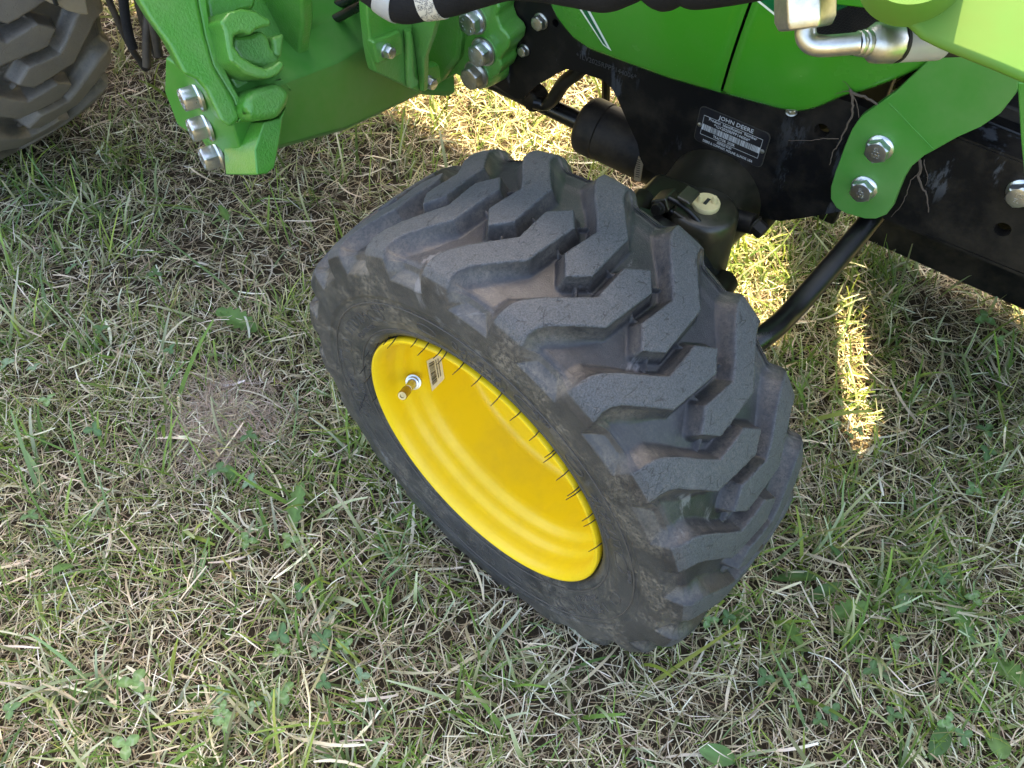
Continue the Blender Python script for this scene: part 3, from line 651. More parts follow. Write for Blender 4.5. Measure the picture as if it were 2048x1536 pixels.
for rr, (u0, u1) in enumerate(((.58, .66), (.74, .82))):
    v = .12
    while v < .8:
        wv = random.uniform(.015, .03); k = len(Vb)
        for (a_, b_) in ((u0, v), (u1, v), (u1, v + wv), (u0, v + wv)): Vb.append(barrel(*inq(a_, b_), .1151))
        Fb.append([k, k + 1, k + 2, k + 3]); v += wv + .016
tag(meshobj('sticker_print', Vb, Fb, M_ink, fw, fix=False), kind='stuff')

# ------------------------------------------------------------------ bolts
def bolt_vf(rw_, af, h, base=.002, marks=True):
    V = []; F = []
    def ring(r, z, n=24, ph=0.0): s = len(V); V.extend([(r * math.cos(2 * math.pi * i / n + ph), r * math.sin(2 * math.pi * i / n + ph), z) for i in range(n)]); return s
    def bridge(a, b, n=24): F.extend([[a + i, a + (i + 1) % n, b + (i + 1) % n, b + i] for i in range(n)])
    def hexr(af_, z):
        s = len(V)
        for i in range(24):
            a = 2 * math.pi * i / 24; m = (a + math.pi / 6) % (math.pi / 3) - math.pi / 6
            r = af_ / 2 / math.cos(m); V.append((r * math.cos(a), r * math.sin(a), z))
        return s
    a = ring(rw_, 0); b = ring(rw_, base * .7); c = ring(rw_ * .96, base); d = hexr(af * 1.0, base * 1.5); bridge(a, b); bridge(b, c); bridge(c, d)
    e = hexr(af, h * .88); bridge(d, e); f = ring(af / 2 * .97, h * .985); bridge(e, f); g = ring(af / 2 * .90, h); bridge(f, g)
    F.append([g + i for i in range(24)]); F.append([a + i for i in range(24)][::-1])
    if marks:
        for i in range(10):
            if i in (4,): continue
            t = 2 * math.pi * i / 10; r0 = af / 2 * .55; r1 = af / 2 * .76; s = len(V); wd = .11
            for z in (h - .0001, h + .00035):
                for (r, tt) in ((r0, t - wd), (r1, t - wd * .6), (r1, t + wd * .4), (r0, t + wd)): V.append((r * math.cos(tt), r * math.sin(tt), z))
            F.append([s + 4, s + 5, s + 6, s + 7]); F.extend([[s + q, s + (q + 1) % 4, s + 4 + (q + 1) % 4, s + 4 + q] for q in range(4)])
    return V, F
def bolt(p, ax, rpx, parent, mat=None, ratio=1.45, h=.62, marks=True, washer=False, label=None, roll=0.3, text=None):
    p = Vector(p); rw_ = scl(p, rpx); af = 2 * rw_ / (ratio / 1.0) * 1.12; hh = af * h
    V, F = bolt_vf(rw_, af, hh, rw_ * .16, marks)
    x, y, z = frame(ax); c, s = math.cos(roll), math.sin(roll); x, y = x * c + y * s, y * c - x * s
    V = [p + x * v[0] + y * v[1] + z * v[2] for v in V]
    o = meshobj('bolt', V, F, mat or M_zinc, parent, smooth=True); o.data.set_sharp_from_angle(angle=0.45)
    if washer: lathe('washer', [(-.001, rw_ * .7), (-.001, rw_ * 1.10), (rw_ * .12, rw_ * 1.10), (rw_ * .12, rw_ * .7)], p, ax, M_zinc2, o, seg=28)
    if label: o['label'] = label
    o['hh'] = hh
    if text:
        put_text(text, np.array(p + z * (hh + .0001)), z, text_up, af * .30, M_zinc2, o, 'head_mark', ext=.00025)
    return o
text_up = (0, 0, 1)
def put_text(s, org, n, up, size, mat, parent, name='lettering', ext=.0001, udir=None, width=None):
    cu = bpy.data.curves.new(name, 'FONT'); cu.body = s; cu.size = size; cu.extrude = ext; cu.align_x = 'CENTER'; cu.align_y = 'CENTER'; cu.resolution_u = 2
    t = bpy.data.objects.new('t', cu); COL.objects.link(t); bpy.context.view_layer.update()
    me = bpy.data.meshes.new_from_object(t.evaluated_get(bpy.context.evaluated_depsgraph_get())); bpy.data.objects.remove(t)
    me.name = name; me.materials.clear(); me.materials.append(mat)
    if width:
        xs = [v.co.x for v in me.vertices]; k = width / max(1e-6, max(xs) - min(xs))
        for v in me.vertices: v.co.x *= k
    o = link(name, me, None, parent)
    z = Vector(n).normalized()
    if udir is None:
        y = Vector(up); y = (y - z * y.dot(z)).normalized(); x = y.cross(z)
    else:
        x = Vector(udir); x = (x - z * x.dot(z)).normalized(); y = z.cross(x)
    m = Matrix(((x.x, y.x, z.x, org[0]), (x.y, y.y, z.y, org[1]), (x.z, y.z, z.z, org[2]), (0, 0, 0, 1)))
    me.transform(m)
    return o

# ------------------------------------------------------------------ frame rails
YF = .30
def circ(px, py, rx, ax, val, n=20):
    c = on(px, py, ax, val); r = scl(c, rx); o = [0, 1, 2]; o.remove(ax); L_ = []
    for i in range(n):
        q = c.copy(); q[o[0]] += r * math.cos(2 * math.pi * i / n); q[o[1]] += r * math.sin(2 * math.pi * i / n); L_.append(tuple(q))
    return L_
low = [(985, 168), (1032, 197), (1047, 199), (1053, 189), (1070, 173), (1097, 158), (1116, 146), (1134, 138), (1163, 146), (1205, 160), (1224, 177), (1235, 198), (1251, 235),
       (1275, 287), (1281, 318), (1292, 340), (1317, 349), (1345, 345), (1375, 336), (1420, 345), (1470, 385), (1500, 422), (1530, 437), (1560, 442), (1600, 437), (1640, 430), (1690, 421), (1767, 433), (2044, 545), (2500, 732)]
topr = [(2500, 490), (2041, 325), (1916, 278), (1740, 218), (1680, 198)]
outl = [(-1.0, YF, .29)] + [tuple(on(x, y, 1, YF)) for x, y in low] + [tuple(on(x, y, 1, YF)) for x, y in topr] + [(.03, YF, .455), (-1.0, YF, .47)]
rail = holed('frame_rail', outl, [circ(1111, 46, 8, 1, YF), circ(1643, 261, 15, 1, YF), circ(2005, 459, 16, 1, YF), circ(1029, -8, 8, 1, YF)], (0, .010, 0), M_frame, tractor)
holed('frame_rail', [(-1.0, .64, .29), (-.36, .64, .29), (-.22, .64, .36), (-.10, .64, .30), (.073, .64, .29), (.073, .64, .452), (-1.0, .64, .47)], [], (0, -.01, 0), M_frame, tractor)  # unseen left rail, cut in two so a strip of sun passes
holed('frame_rail', [(.126, .64, .29), (.48, .64, .29), (.48, .64, .40), (.126, .64, .44)], [], (0, -.01, 0), M_frame, tractor)
bolt(on(1082, 42, 1, YF), (0, -1, 0), 17, tractor, M_zinc2); bolt(on(1049, 100, 1, YF), (0, -1, 0), 12.5, tractor, M_zinc2)
bolt(on(2043, 383, 1, YF), (0, -1, 0), 28, tractor, M_zinc, marks=False, text='10S\nEL')
bolt(on(1583, 224, 1, .297), (0, -.3, 1), 12, tractor, M_zinc2, marks=False)
# lower lip of the rail at the front axle and the weld line on it
prism('rail_lip', [(1767, 433), (2250, 632), (2250, 640), (1765, 437)], 1, YF, (0, .035, 0), M_frame, tractor)
prism('rail_lip', [(1916, 278), (2250, 408), (2250, 398), (1918, 272)], 1, YF + .001, (0, .030, 0), M_frame, tractor)
# stamped number
pA, pB = on(1157, 112, 1, YF - .0005), on(1268, 154, 1, YF - .0005)
put_text('*1LV2025RPPP144006*', (pA + pB) / 2, (0, -1, 0), (0, 0, 1), scl(pA, 15), M_dull, rail, 'stamped_number', udir=pB - pA, width=np.linalg.norm(pB - pA) * 1.08)
# identification plate
YP = YF - .0015
c4 = [on(1400, 211, 1, YP), on(1542, 270, 1, YP), on(1519, 336, 1, YP), on(1390, 279, 1, YP)]
pc = sum(c4) / 4; ud = (c4[1] - c4[0] + c4[2] - c4[3]) / 2; vd = (c4[0] - c4[3] + c4[1] - c4[2]) / 2
pw, ph = np.linalg.norm(ud), np.linalg.norm(vd); ud = ud / pw; vd = np.array([-ud[2], 0, ud[0]]) if ud[0] > 0 else vd / ph
vd = vd / np.linalg.norm(vd)
if vd[2] < 0: vd = -vd
def pl(u, v, d=0.0): return pc + ud * (u * pw) + vd * (v * ph) + np.array([0, -d, 0])
rc = []
for (cx, cy, a) in ((.5, .5, 0), (-.5, .5, 90), (-.5, -.5, 180), (.5, -.5, 270)):
    r = .005
    for k in range(5):
        t = math.radians(a + k * 22.5); q = pc + ud * (cx * pw - math.copysign(r, cx) + r * math.cos(t)) + vd * (cy * ph - math.copysign(r, cy) + r * math.sin(t)); rc.append(q)
plate = prism3('identification_plate', rc, (0, .0014, 0), m_black('plate_black', (0.011, 0.011, 0.014, 1), 0.35, dust=0.2), tractor)
D = .0002
for s_, u, v, h, wd in (('JOHN DEERE', .03, .395, .155, .50), ('Product  Identification  Number', .0, .235, .105, .70), ('*1LV2025RPPP144006*', .0, .125, .115, .52), ('TRACTOR  2025R', -.08, -.19, .105, .32),
                        ('ASSEMBLED IN USA', -.06, -.315, .085, .22), ('DEERE & COMPANY, MOLINE, ILLINOIS, USA', .0, -.415, .095, .74)):
    put_text(s_, pl(u, v, D), (0, -1, 0), None, ph * h, M_print, plate, 'lettering', udir=ud, width=wd * pw, ext=.0002)
Vb = []; Fb = []
def pquad(u0, v0, u1, v1, d):
    k = len(Vb); Vb.extend([pl(u0, v0, d), pl(u1, v0, d), pl(u1, v1, d), pl(u0, v1, d)]); Fb.append([k, k + 1, k + 2, k + 3])
for (u0, v0, u1, v1) in ((-.43, .285, .43, .297), (-.43, -.265, .43, -.253), (-.43, -.265, -.425, .297), (.425, -.265, .43, .297)): pquad(u0, v0, u1, v1, D)
prism3('plate_edge', [p + np.array([0, .0002, 0]) for p in [pc + (q - pc) * 1.02 for q in rc]], (0, .0014, 0), m_flat('pale_plate_edge', (0.05, 0.045, 0.035, 1), 0.4), plate)  # rim drawn in a paler tone than the plate face
u = -.43
while u < .425:
    wd = random.choice([.003, .005, .008, .012]) if -.40 < u < .39 else .03
    pquad(u, -.115, min(u + wd, .43), .050, D); u += wd + random.choice([.004, .006, .009])
tag(meshobj('plate_print', Vb, Fb, M_print, plate, fix=False), kind='stuff')
for u in (-.46, .46): lathe('rivet', [(0, .0024), (.0008, .0022), (.0013, .0012), (.0014, 0)], pl(u, -.02, 0), (0, -1, 0), M_zinc2, plate, seg=14)
prism('white_tag', [(1436, 331), (1450, 332), (1458, 338), (1447, 337)], 1, YF - .001, (0, .0006, 0), M_white, tractor)

# ------------------------------------------------------------------ hood
ZX = np.array([(-.275, .62), (-.245, .50), (-.225, .44), (-.21, .409), (-.198, .396), (-.186, .388), (-.176, .382), (-.159, .378), (-.12, .379), (-.068, .381), (-.016, .387), (.046, .395), (.062, .400), (.072, .407), (.080, .417),
               (.088, .427), (.101, .437), (.117, .453), (.138, .477), (.154, .494), (.25, .58), (.42, .62)])
def zl(x): return float(np.interp(x, ZX[:, 0], ZX[:, 1]))
def hy(x, z):
    d = z - zl(x)
    if d < .010: q = max(d, 0) / .010; y = .301 - .0135 * math.sqrt(1 - (1 - q) ** 2)
    else: y = .2875 - .0125 * (1 - ((max(0, .11 - d)) / .10) ** 2 if d < .11 else 1) + .05 * max(0, d - .16)
    return y + 1.5 * max(0, x - .07) ** 2 + .6 * max(0, -.17 - x) ** 2
def hood_panel(name, xs, lim=None):
    V = []; F = []; rows = None
    for X in xs:
        z0 = zl(X); zs = [z0 + d for d in (0, .001, .0025, .005, .0075, .010, .02, .035, .05, .07, .09, .11, .14)]
        zt = .97; zs += [z0 + .14 + (zt - z0 - .14) * t for t in (.25, .5, .75, 1.0)]
        sec = [(X + .1325 * (z - .395) * (1 if z > .39 else 0), hy(X, z), z) for z in zs]
        xe, ye, ze = sec[-1]
        for t in (20, 40, 60, 75, 90): a = math.radians(t); sec.append((xe, ye + (.47 - ye) * (1 - math.cos(a)), ze + .13 * math.sin(a)))
        sec += [(x, .94 - y, z) for x, y, z in sec[-2::-1]]
        rows = len(sec); V += sec
    for i in range(len(xs) - 1):
        for k in range(rows - 1): F.append([i * rows + k, (i + 1) * rows + k, (i + 1) * rows + k + 1, i * rows + k + 1])
    o = meshobj(name, V, F, M_hood, tractor, smooth=True, fix=False)
    s_ = o.modifiers.new('thick', 'SOLIDIFY'); s_.thickness = .003; s_.offset = 1; o.data.set_sharp_from_angle(angle=1.2)
    return o
xs1 = sorted(set(list(ZX[:9, 0]) + list(np.linspace(-.15, -.0115, 12)))); xs2 = [-.0085] + list(np.linspace(.0, .17, 26)) + list(np.linspace(.19, .42, 8))
hood1 = hood_panel('hood_panel', xs1); hood2 = hood_panel('hood_panel', xs2)
hood1['label'] = 'rear hood side panel with striped decal'; hood2['label'] = 'front hood side panel beside the side screen'
def decal(name, quad, mat, par, d, nu=14, nv=2):
    a, b, c, e = [np.array(q, float) for q in quad]; V = []; F = []
    for i in range(nu + 1):
        for j in range(nv + 1):
            p = (a * (1 - i / nu) + e * i / nu) * (1 - j / nv) + (b * (1 - i / nu) + c * i / nu) * j / nv
            q = on(p[0], p[1], 1, .282)
            for _ in range(3): X = q[0] - .1325 * (q[2] - .395); yy = hy(X, q[2]) - .0032 - d; q = on(p[0], p[1], 1, yy)
            V.append(q)
    for i in range(nu):
        for j in range(nv): k = i * (nv + 1) + j; F.append([k, k + 1, k + nv + 2, k + nv + 1])
    return meshobj(name, V, F, mat, par, smooth=True, fix=False)
decal('hood_stripe', [(1137, -15), (1160, -15), (1223, 102), (1206, 90)], M_white, hood1, .0005)
decal('hood_stripe', [(1142, -15), (1154, -15), (1215, 95), (1206, 87)], M_dgreen, hood1, .0009)
decal('hood_stripe', [(1492, -15), (1760, -15), (1640, 40), (1560, 40)], M_white, hood2, .0005)
decal('hood_stripe', [(1499, -15), (1760, -15), (1640, 36), (1561, 35)], M_dgreen, hood2, .0009)
# screen in the hood side with its frame
def scr(x, y): q = on(x, y, 1, .275); return q
SC = [(1655, 8), (1775, 22), (1770, 75), (1650, 68), (1630, 60)]
prism('screen_frame', [(1600, -30), (1800, -25), (1810, 105), (1740, 117), (1690, 114), (1665, 108), (1600, 65)], 1, .272, (0, .010, 0), M_dgreen, tractor, .003)
prism('screen_frame', [(1640, -30), (1800, -25), (1800, 26), (1655, 9), (1636, 3)], 1, .268, (0, .006, 0), M_hood, tractor, .002)
prism('screen_back', [(1610, 4), (1780, 4), (1780, 84), (1650, 84), (1612, 66)], 1, .2712, (0, .0006, 0), M_inner, tractor)
Vm = []; Fm = []; p0 = on(1610, 70, 1, .2705); dxm = scl(p0, 6.2); dzm = scl(p0, 5.0)
A0 = on(1610, 80, 1, .2705); nx, nz = 26, 22
for r in range(nz):
    ofs = 0
    for k in range(nx * 2):
        def wv(kk, rr): return A0 + np.array([kk * dxm / 2, 0, rr * dzm + .42 * dxm * kk / 2 * .25 + (dzm * .30 if (kk + rr) % 2 else -dzm * .30)])
        a, b = wv(k, r), wv(k + 1, r); n = len(Vm); tz = np.array([0, 0, dzm * .13]); ty = np.array([0, -.0006, 0])
        Vm += [a - tz, b - tz, b + tz + ty, a + tz + ty]; Fm.append([n, n + 1, n + 2, n + 3])
tag(meshobj('screen_mesh', Vm, Fm, M_black, tractor, fix=False), kind='stuff')
# dark body under the hood, radiator support widened to block sun
box('engine', (-.62, .36, .33), (.08, .58, .78), M_inner, tractor, .02)
box('radiator', (.132, .36, .31), (.41, .60, .80), M_inner, tractor, .01)
box('sun_blocker', (.116, .615, .03), (.45, .635, .31), M_black, tractor, .004)  # unseen plate, added to keep sun off the ground right of the tyre
box('sun_blocker', (.006, .615, .03), (.073, .635, .31), M_black, tractor, .004)  # second added plate, the gap between them lets a sun streak in
box('front_sun_blocker', (.42, .32, .26), (.62, .66, .56), M_black, tractor, .02)  # unseen block added at the nose to shade the ground
tube('radiator_hose', [on(1680, 190, 1, .335), on(1740, 215, 1, .335), on(1830, 250, 1, .335)], scl(on(1740, 215, 1, .335), 11), M_plast, tractor, sm=4)
for k, (a, b, hgt, mt) in enumerate((((1800, 215), (2120, 345), 26, M_plast), ((1860, 195), (2120, 300), 30, M_gloss), ((1880, 160), (2120, 250), 34, M_plast))):
    prism('front_support', [(a[0], a[1]), (b[0], b[1]), (b[0], b[1] + hgt), (a[0], a[1] + hgt)], 1, .325 + .012 * k, (0, .03, 0), mt, tractor, .003)

# ------------------------------------------------------------------ green bracket on the rail, guard strip
YB = .288
bl0, bl1 = on(1776, 214, 1, YB), on(1880, 300, 1, YB)
brk = [(1722, 232), (1704, 258), (1690, 290), (1670, 345), (1661, 375), (1661, 398), (1672, 416), (1690, 427), (1730, 438), (1752, 438), (1772, 430), (1784, 415), (1794, 390), (1806, 360), (1822, 334), (1848, 312), (1872, 299),
       (1915, 275), (1960, 255), (2000, 228), (2030, 190), (2036, 175), (2036, 120), (2000, 20), (1960, -10), (1900, 80), (1790, 184)]
prism('guard_bracket', brk, 1, YB, (0, .008, 0), M_green, tractor, .0012)
prism('bracket_bend', [(1776, 208), (1779, 206), (1868, 299), (1864, 301)], 1, YB - .0004, (0, .002, 0), M_green, tractor, .0003)
text_up = tuple(np.array([-.1, 0, 1.0]))
bolt(on(1760, 295, 1, YB), (0, -1, 0), 28, tractor, M_zinc, marks=False, text='EL\n10S', h=.55)
bolt(on(1729, 375, 1, YB), (0, -1, 0), 26.5, tractor, M_zinc, marks=False, text='EL\n10S', h=.55)
prism('guard_strip', [(2034, 165), (2120, 165), (2120, 600), (2064, 520), (2049, 365), (2041, 278)], 1, .20, (0, .008, 0), M_green, tractor, .0012)

# ------------------------------------------------------------------ front axle and drive
AX, AZ = .002, .266
lathe('axle_tube', [(.145, .03), (.145, .070), (.155, .064), (.170, .056), (.190, .0515), (.235, .050), (.27, .050), (.31, .054), (.42, .054)], (AX, 0, AZ), (0, 1, 0), M_axle, tractor, seg=44)
lathe('hub_flange', [(.090, .03), (.090, .066), (.10, .071), (.142, .073), (.144, .079), (.147, .084), (.152, .086), (.164, .086), (.167, .083), (.169, .076), (.172, .075), (.176, .077), (.182, .076), (.186, .068), (.190, .058), (.190, .03)], (AX, 0, AZ - .014), (0, 1, 0), M_gloss, tractor, seg=56)
for i, a in enumerate(np.radians([20, 62, 108, 150, 205, 250, 300, 340])):
    c = np.array([AX + .078 * math.cos(a), .035, AZ - .014 + .078 * math.sin(a)])
    lathe('flange_boss', [(.112, 0), (.112, .011), (.114, .0135), (.150, .0125), (.154, .009), (.154, 0)], c, (0, 1, 0), M_axle, tractor, seg=18)
    bolt(c + np.array([0, .1125, 0]), (0, -1, 0), 13, tractor, M_black, marks=False, h=.6)
for a in np.radians([38, 80, 128, 172]):
    d = np.array([math.cos(a), 0, math.sin(a)]); t = np.array([-math.sin(a), 0, math.cos(a)]) * .0045; c = np.array([AX, 0, AZ])
    P = [c + d * .045 + [0, .18, 0], c + d * .072 + [0, .18, 0], c + d * .070 + [0, .190, 0], c + d * .060 + [0, .205, 0], c + d * .045 + [0, .235, 0]]
    prism3('case_rib', [p - t for p in P], 2 * t, M_axle, tractor, .0025, 2)
prism3('case_web', [(AX - .055, .16, AZ + .02), (AX - .035, .16, AZ + .062), (AX + .02, .16, AZ + .066), (AX + .055, .16, AZ + .045), (AX + .058, .16, AZ - .02), (AX, .16, AZ - .04)], (0, .075, -.004), M_axle, tractor, .008, 3)
pg = on(1411, 412, 2, .343)
lathe('gear_case', [(-.060, .034), (-.02, .0325), (-.006, .0315), (-.002, .0295), (0, .027), (0, 0)], pg, (0, .05, 1), M_axle, tractor, seg=36)
rp = scl(pg, 28)
plug = lathe('filler_plug', [(-.002, rp * .9), (.0, rp * .98), (.002, rp), (.004, rp), (.005, rp * .96), (.005, 0)], pg, (0, 0, 1), M_cream, tractor, seg=40)
for dx in (-.52, .52):
    q = np.array(pg) + np.array([.83, .50, 0]) * rp * dx + np.array([0, 0, .0048])
    lathe('knob', [(0, rp * .21), (.0055, rp * .19), (.0065, rp * .15), (.0065, 0)], q, (0, 0, 1), M_cream, plug, seg=16)
box('slot', (pg[0] - .0016, pg[1] - .004, pg[2] + .0046), (pg[0] + .0016, pg[1] + .005, pg[2] + .0053), M_ink, plug, 0)
q = on(1516, 452, 1, .25); bolt(q - np.array([.004, 0, 0]), (.85, -.15, -.2), 19, tractor, M_black, marks=False, h=.9)
tube('drain_boss', [(AX + .02, .25, AZ + .02), q - np.array([.004, 0, 0])], [scl(q, 24), scl(q, 21)], M_black, tractor, 18)
prism3('pivot_block', [(-.06, .315, .22), (.06, .315, .22), (.075, .315, .33), (-.07, .315, .33)], (0, .035, 0), M_black, tractor, .01, 3)
tube('axle_vent', [(AX - .045, .15, AZ + .05), (AX - .048, .148, AZ + .075), (AX - .06, .15, AZ + .085)], .008, M_gloss, tractor, 12, sm=4)
for P_, r_ in (([(1338, 396), (1362, 410), (1386, 431), (1406, 456), (1418, 486)], 6), ([(1318, 412), (1345, 424), (1370, 444), (1392, 470), (1404, 500)], 7)):
    tube('case_rib', [on(x, y, 1, .172) for x, y in P_], scl(on(*P_[0], 1, .172), r_), M_gloss, tractor, 10, sm=4)
for P_ in ([(1352, 392), (1376, 405), (1380, 413), (1354, 402)], [(1345, 422), (1372, 440), (1370, 447), (1342, 432)], [(1300, 402), (1330, 398), (1338, 424), (1308, 436)]):
    prism('case_rib', P_, 1, .166, (0, .02, 0), M_axle, tractor, .002, 2)
bolt(on(1318, 416, 1, .163), (0, -1, .3), 14, tractor, M_black, marks=False, h=.7)
# drive shaft cover behind the rail
cv = on(1165, 245, 1, .375); rc_ = scl(cv, 57)
lathe('shaft_cover', [(0, 0), (0, rc_ * .55), (.001, rc_ * .8), (.005, rc_ * .95), (.010, rc_), (.030, rc_), (.031, rc_ * .965), (.20, rc_ * .965)], cv, (1, .05, -.06), M_plast, tractor, seg=44)
cva = np.array([1, .05, -.06]); cva /= np.linalg.norm(cva)
tube('drive_shaft', [cv - cva * .5, cv + cva * .02], scl(cv, 19), M_gloss, tractor, 16)
tube('bent_bar', [on(1200, 80, 1, .33), on(1165, 135, 1, .33), on(1128, 165, 1, .33), on(1108, 195, 1, .33), on(1090, 208, 1, .33), on(1068, 204, 1, .325)], scl(cv, 13), M_gloss, tractor, 14, sm=5)
lathe('bar_eye', [(-.012, 0), (-.012, .011), (-.010, .0135), (.010, .0135), (.012, .011), (.012, 0)], on(1070, 195, 1, .335), (0, 1, 0), M_black, tractor, seg=20)
tube('brake_line', [on(1212, 130, 1, .5), on(1212, 200, 1, .5)], .006, M_black, tractor, 8)
prism('barcode_tag', [(1269, 340), (1277, 312), (1286, 328), (1280, 364), (1268, 360)], 1, .335, (0, .001, 0), M_beige, tractor)
Vb = []; Fb = []
for i in range(9):
    y0 = 318 + i * 4.2; k = len(Vb)
    for (x, y) in ((1273 - i * .3, y0), (1281 - i * .3, y0 + 2), (1281 - i * .3, y0 + 3.6), (1273 - i * .3, y0 + 1.6)): Vb.append(on(x, y, 1, .3345))
    Fb.append([k, k + 1, k + 2, k + 3])
tag(meshobj('tag_print', Vb, Fb, M_ink, tractor, fix=False), kind='stuff')
tube('steering_rod', [on(1790, 375, 1, .34), on(1740, 440, 1, .31), on(1665, 530, 1, .255), on(1590, 615, 1, .20), on(1550, 655, 1, .165), on(1500, 690, 1, .135), on(1440, 720, 1, .12)],
     [scl(on(1740, 440, 1, .31), 22)] * 7, M_gloss, tractor, 20, sm=6)

# ------------------------------------------------------------------ loader mount: beam, flange, bracket, bolts
XB = -.36
fb0 = on(905, 163, 1, .285); fb1 = on(850, 190, 0, XB); fb2 = on(700, 262, 0, XB); fb3 = on(556, 303, 0, XB + .01)
cr0 = on(905, 20, 1, .285); cr1 = on(735, 85, 0, XB); cr3 = on(630, 135, 0, XB + .01)
def sec(lo, hi):
    lo, hi = np.asarray(lo), np.asarray(hi)
    return [lo + [-.010, 0, -.004], lo + [0, 0, .006], hi, hi + [-.035, 0, .022], hi + [-.075, 0, .026], hi + [-.10, 0, -.02], lo + [-.10, 0, .0]]
s0 = sec((XB + .02, .288, fb1[2] - .012), (XB + .02, .288, fb1[2] + .10)); s1 = sec(fb1 + [0, .0, 0], (XB, fb1[1], cr1[2] - .006)); s2 = sec((fb2 + [0, 0, 0]), (XB, fb2[1], cr1[2] + .0)); s3 = sec(fb3, (XB + .01, fb3[1], cr3[2] + .01))
s4 = sec(fb3 + np.array([0, -.04, .01]), (XB + .01, fb3[1] - .04, cr3[2] + .01))
V = s0 + s1 + s2 + s3 + s4; F = []; m = 7
for i in range(4):
    for k in range(m): F.append([i * m + k, i * m + (k + 1) % m, (i + 1) * m + (k + 1) % m, (i + 1) * m + k])
F += [list(range(m)), [4 * m + k for k in range(m)][::-1]]
meshobj('loader_beam', V, F, M_green, tractor, bevel=.0025, seg=2, ang=.25)
flg = [(872, -40), (1000, -40), (992, 0), (999, 17), (993, 33), (1001, 56), (1014, 68), (1019, 80), (1016, 96), (1006, 108), (999, 120), (1003, 134), (996, 149), (979, 160), (958, 172), (935, 168), (912, 149), (879, 166), (862, 176), (866, 60)]
prism('mount_flange', flg, 1, .268, (0, .031, 0), M_cast, tractor, .005, 3)
prism('mount_flange', [(860, -40), (935, -40), (925, 40), (915, 120), (880, 166), (858, 180), (845, 100)], 1, .258, (0, .02, 0), M_cast, tractor, .006, 3)
for (fx, fy, lab) in ((949, 40, None), (967, 103, None), (953, 149, 'lowest big flange bolt with rusty head')):
    q = on(fx, fy, 1, .266); bolt(q, (0, -1, 0), 26.5, tractor, M_zinc if lab is None else M_zinc2, washer=True, label=lab, h=.62)
    lathe('bolt_boss', [(-.03, scl(q, 40)), (-.004, scl(q, 34)), (0, scl(q, 30)), (0, 0)], q + np.array([0, .001, 0]), (0, -1, 0), M_cast, tractor, seg=28)
XG = -.315
prism('line_bracket', [(731, -40), (736, 40), (741, 90), (746, 122), (752, 145), (790, 163), (846, 190), (840, 176), (836, 100), (838, 60), (850, -40)], 0, XG, (-.012, 0, 0), M_cast, tractor, .003, 3)
prism('line_bracket', [(746, 84), (800, 60), (806, 78), (808, 106), (800, 112), (757, 130)], 0, XG + .006, (-.01, 0, 0), M_cast, tractor, .003, 3)
prism('line_bracket', [(838, 66), (872, 60), (874, 30), (842, 20)], 0, XG - .004, (-.008, 0, 0), M_cast, tractor, .003, 3)
prism('line_bracket', [(836, 140), (876, 126), (881, 134), (884, 165), (862, 180), (842, 180)], 0, XG - .002, (-.01, 0, 0), M_cast, tractor, .003, 3)
ga, gb, gc_, gd = on(824, -40, 0, XG), on(822, 60, 0, XG), on(830, 110, 0, XG), on(838, 182, 0, XG)
prism3('gusset', [ga, gb, gc_, gd, gd + [.006, 0, 0], gc_ + [.012, 0, 0], gb + [.026, 0, 0], ga + [.04, 0, 0]], (0, .009, 0), M_cast, tractor, .002)
tube('weld_bead', [on(815, 60, 0, XG + .004), on(818, 100, 0, XG + .004), on(820, 150, 0, XG + .004), on(824, 166, 0, XG + .004)], [.004, .0045, .005, .007], M_cast, tractor, 10, sm=5)
for (x, y, r, X, mt) in ((772, 101, 15, XG + .006, M_zinc), (856, 164, 14, XG, M_zinc), (846, 65, 13, XG - .002, M_zinc)):
    bolt(on(x, y, 0, X), (1, 0, 0), r, tractor, mt, h=.75)

# ------------------------------------------------------------------ loader mast with hook casting
Yo = .0
lean = np.array([.90, 0, .44]); lean /= np.linalg.norm(lean); mp0 = on(440, 130, 1, Yo)
def pm_(x, y, d=0.0): return onp(x, y, mp0 + lean * d, lean)
mast = [(258, -30), (300, 40), (338, 92), (368, 150), (392, 160), (413, 183), (428, 214), (443, 246), (462, 257), (480, 240), (480, 228), (466, 196), (427, 131), (410, 70), (396, 0), (392, -30)]
prism3('mast_plate', [pm_(x, y) for x, y in mast], np.array([-.03, .012, -.012]), M_cast, tractor, .004, 3)
prism3('mast_plate', [pm_(x, y, -.002) for x, y in [(386, -30), (396, 0), (410, 70), (427, 131), (466, 196), (480, 230), (476, 247), (486, 240), (491, 230), (485, 204), (467, 172), (438, 110), (420, 45), (410, -30)]], -lean * .03, M_cast, tractor, .003, 2)
pad = [(356, 158), (368, 150), (384, 153), (408, 178), (441, 246), (476, 328), (470, 341), (457, 341), (444, 331), (430, 322), (401, 279), (380, 218)]
prism('bolt_pad', pad, 1, Yo - .004, (0, .016, 0), M_cast, tractor, .003, 3)
for (wx, wy) in ((397, 191), (414, 251), (438, 309)):
    q = on(wx, wy, 1, Yo - .010); bolt(q, (-.35, -1, .05), 28.5, tractor, M_zinc, h=.80, washer=True)
leg = [(490, 240), (510, 232), (530, 244), (560, 235), (566, 240), (560, 281), (549, 336), (535, 345), (514, 351), (500, 338), (476, 330), (462, 300), (445, 252), (466, 258)]
prism3('mast_foot', [pm_(x, y, -.065) for x, y in leg], -lean * .04, M_cast, tractor, .006, 3)
prism3('mast_foot', [pm_(x, y, .004) for x, y in [(527, 244), (560, 236), (574, 212), (566, 238), (560, 281), (549, 336), (535, 347), (514, 350), (510, 300)]], -lean * .06, M_cast, tractor, .008, 3)
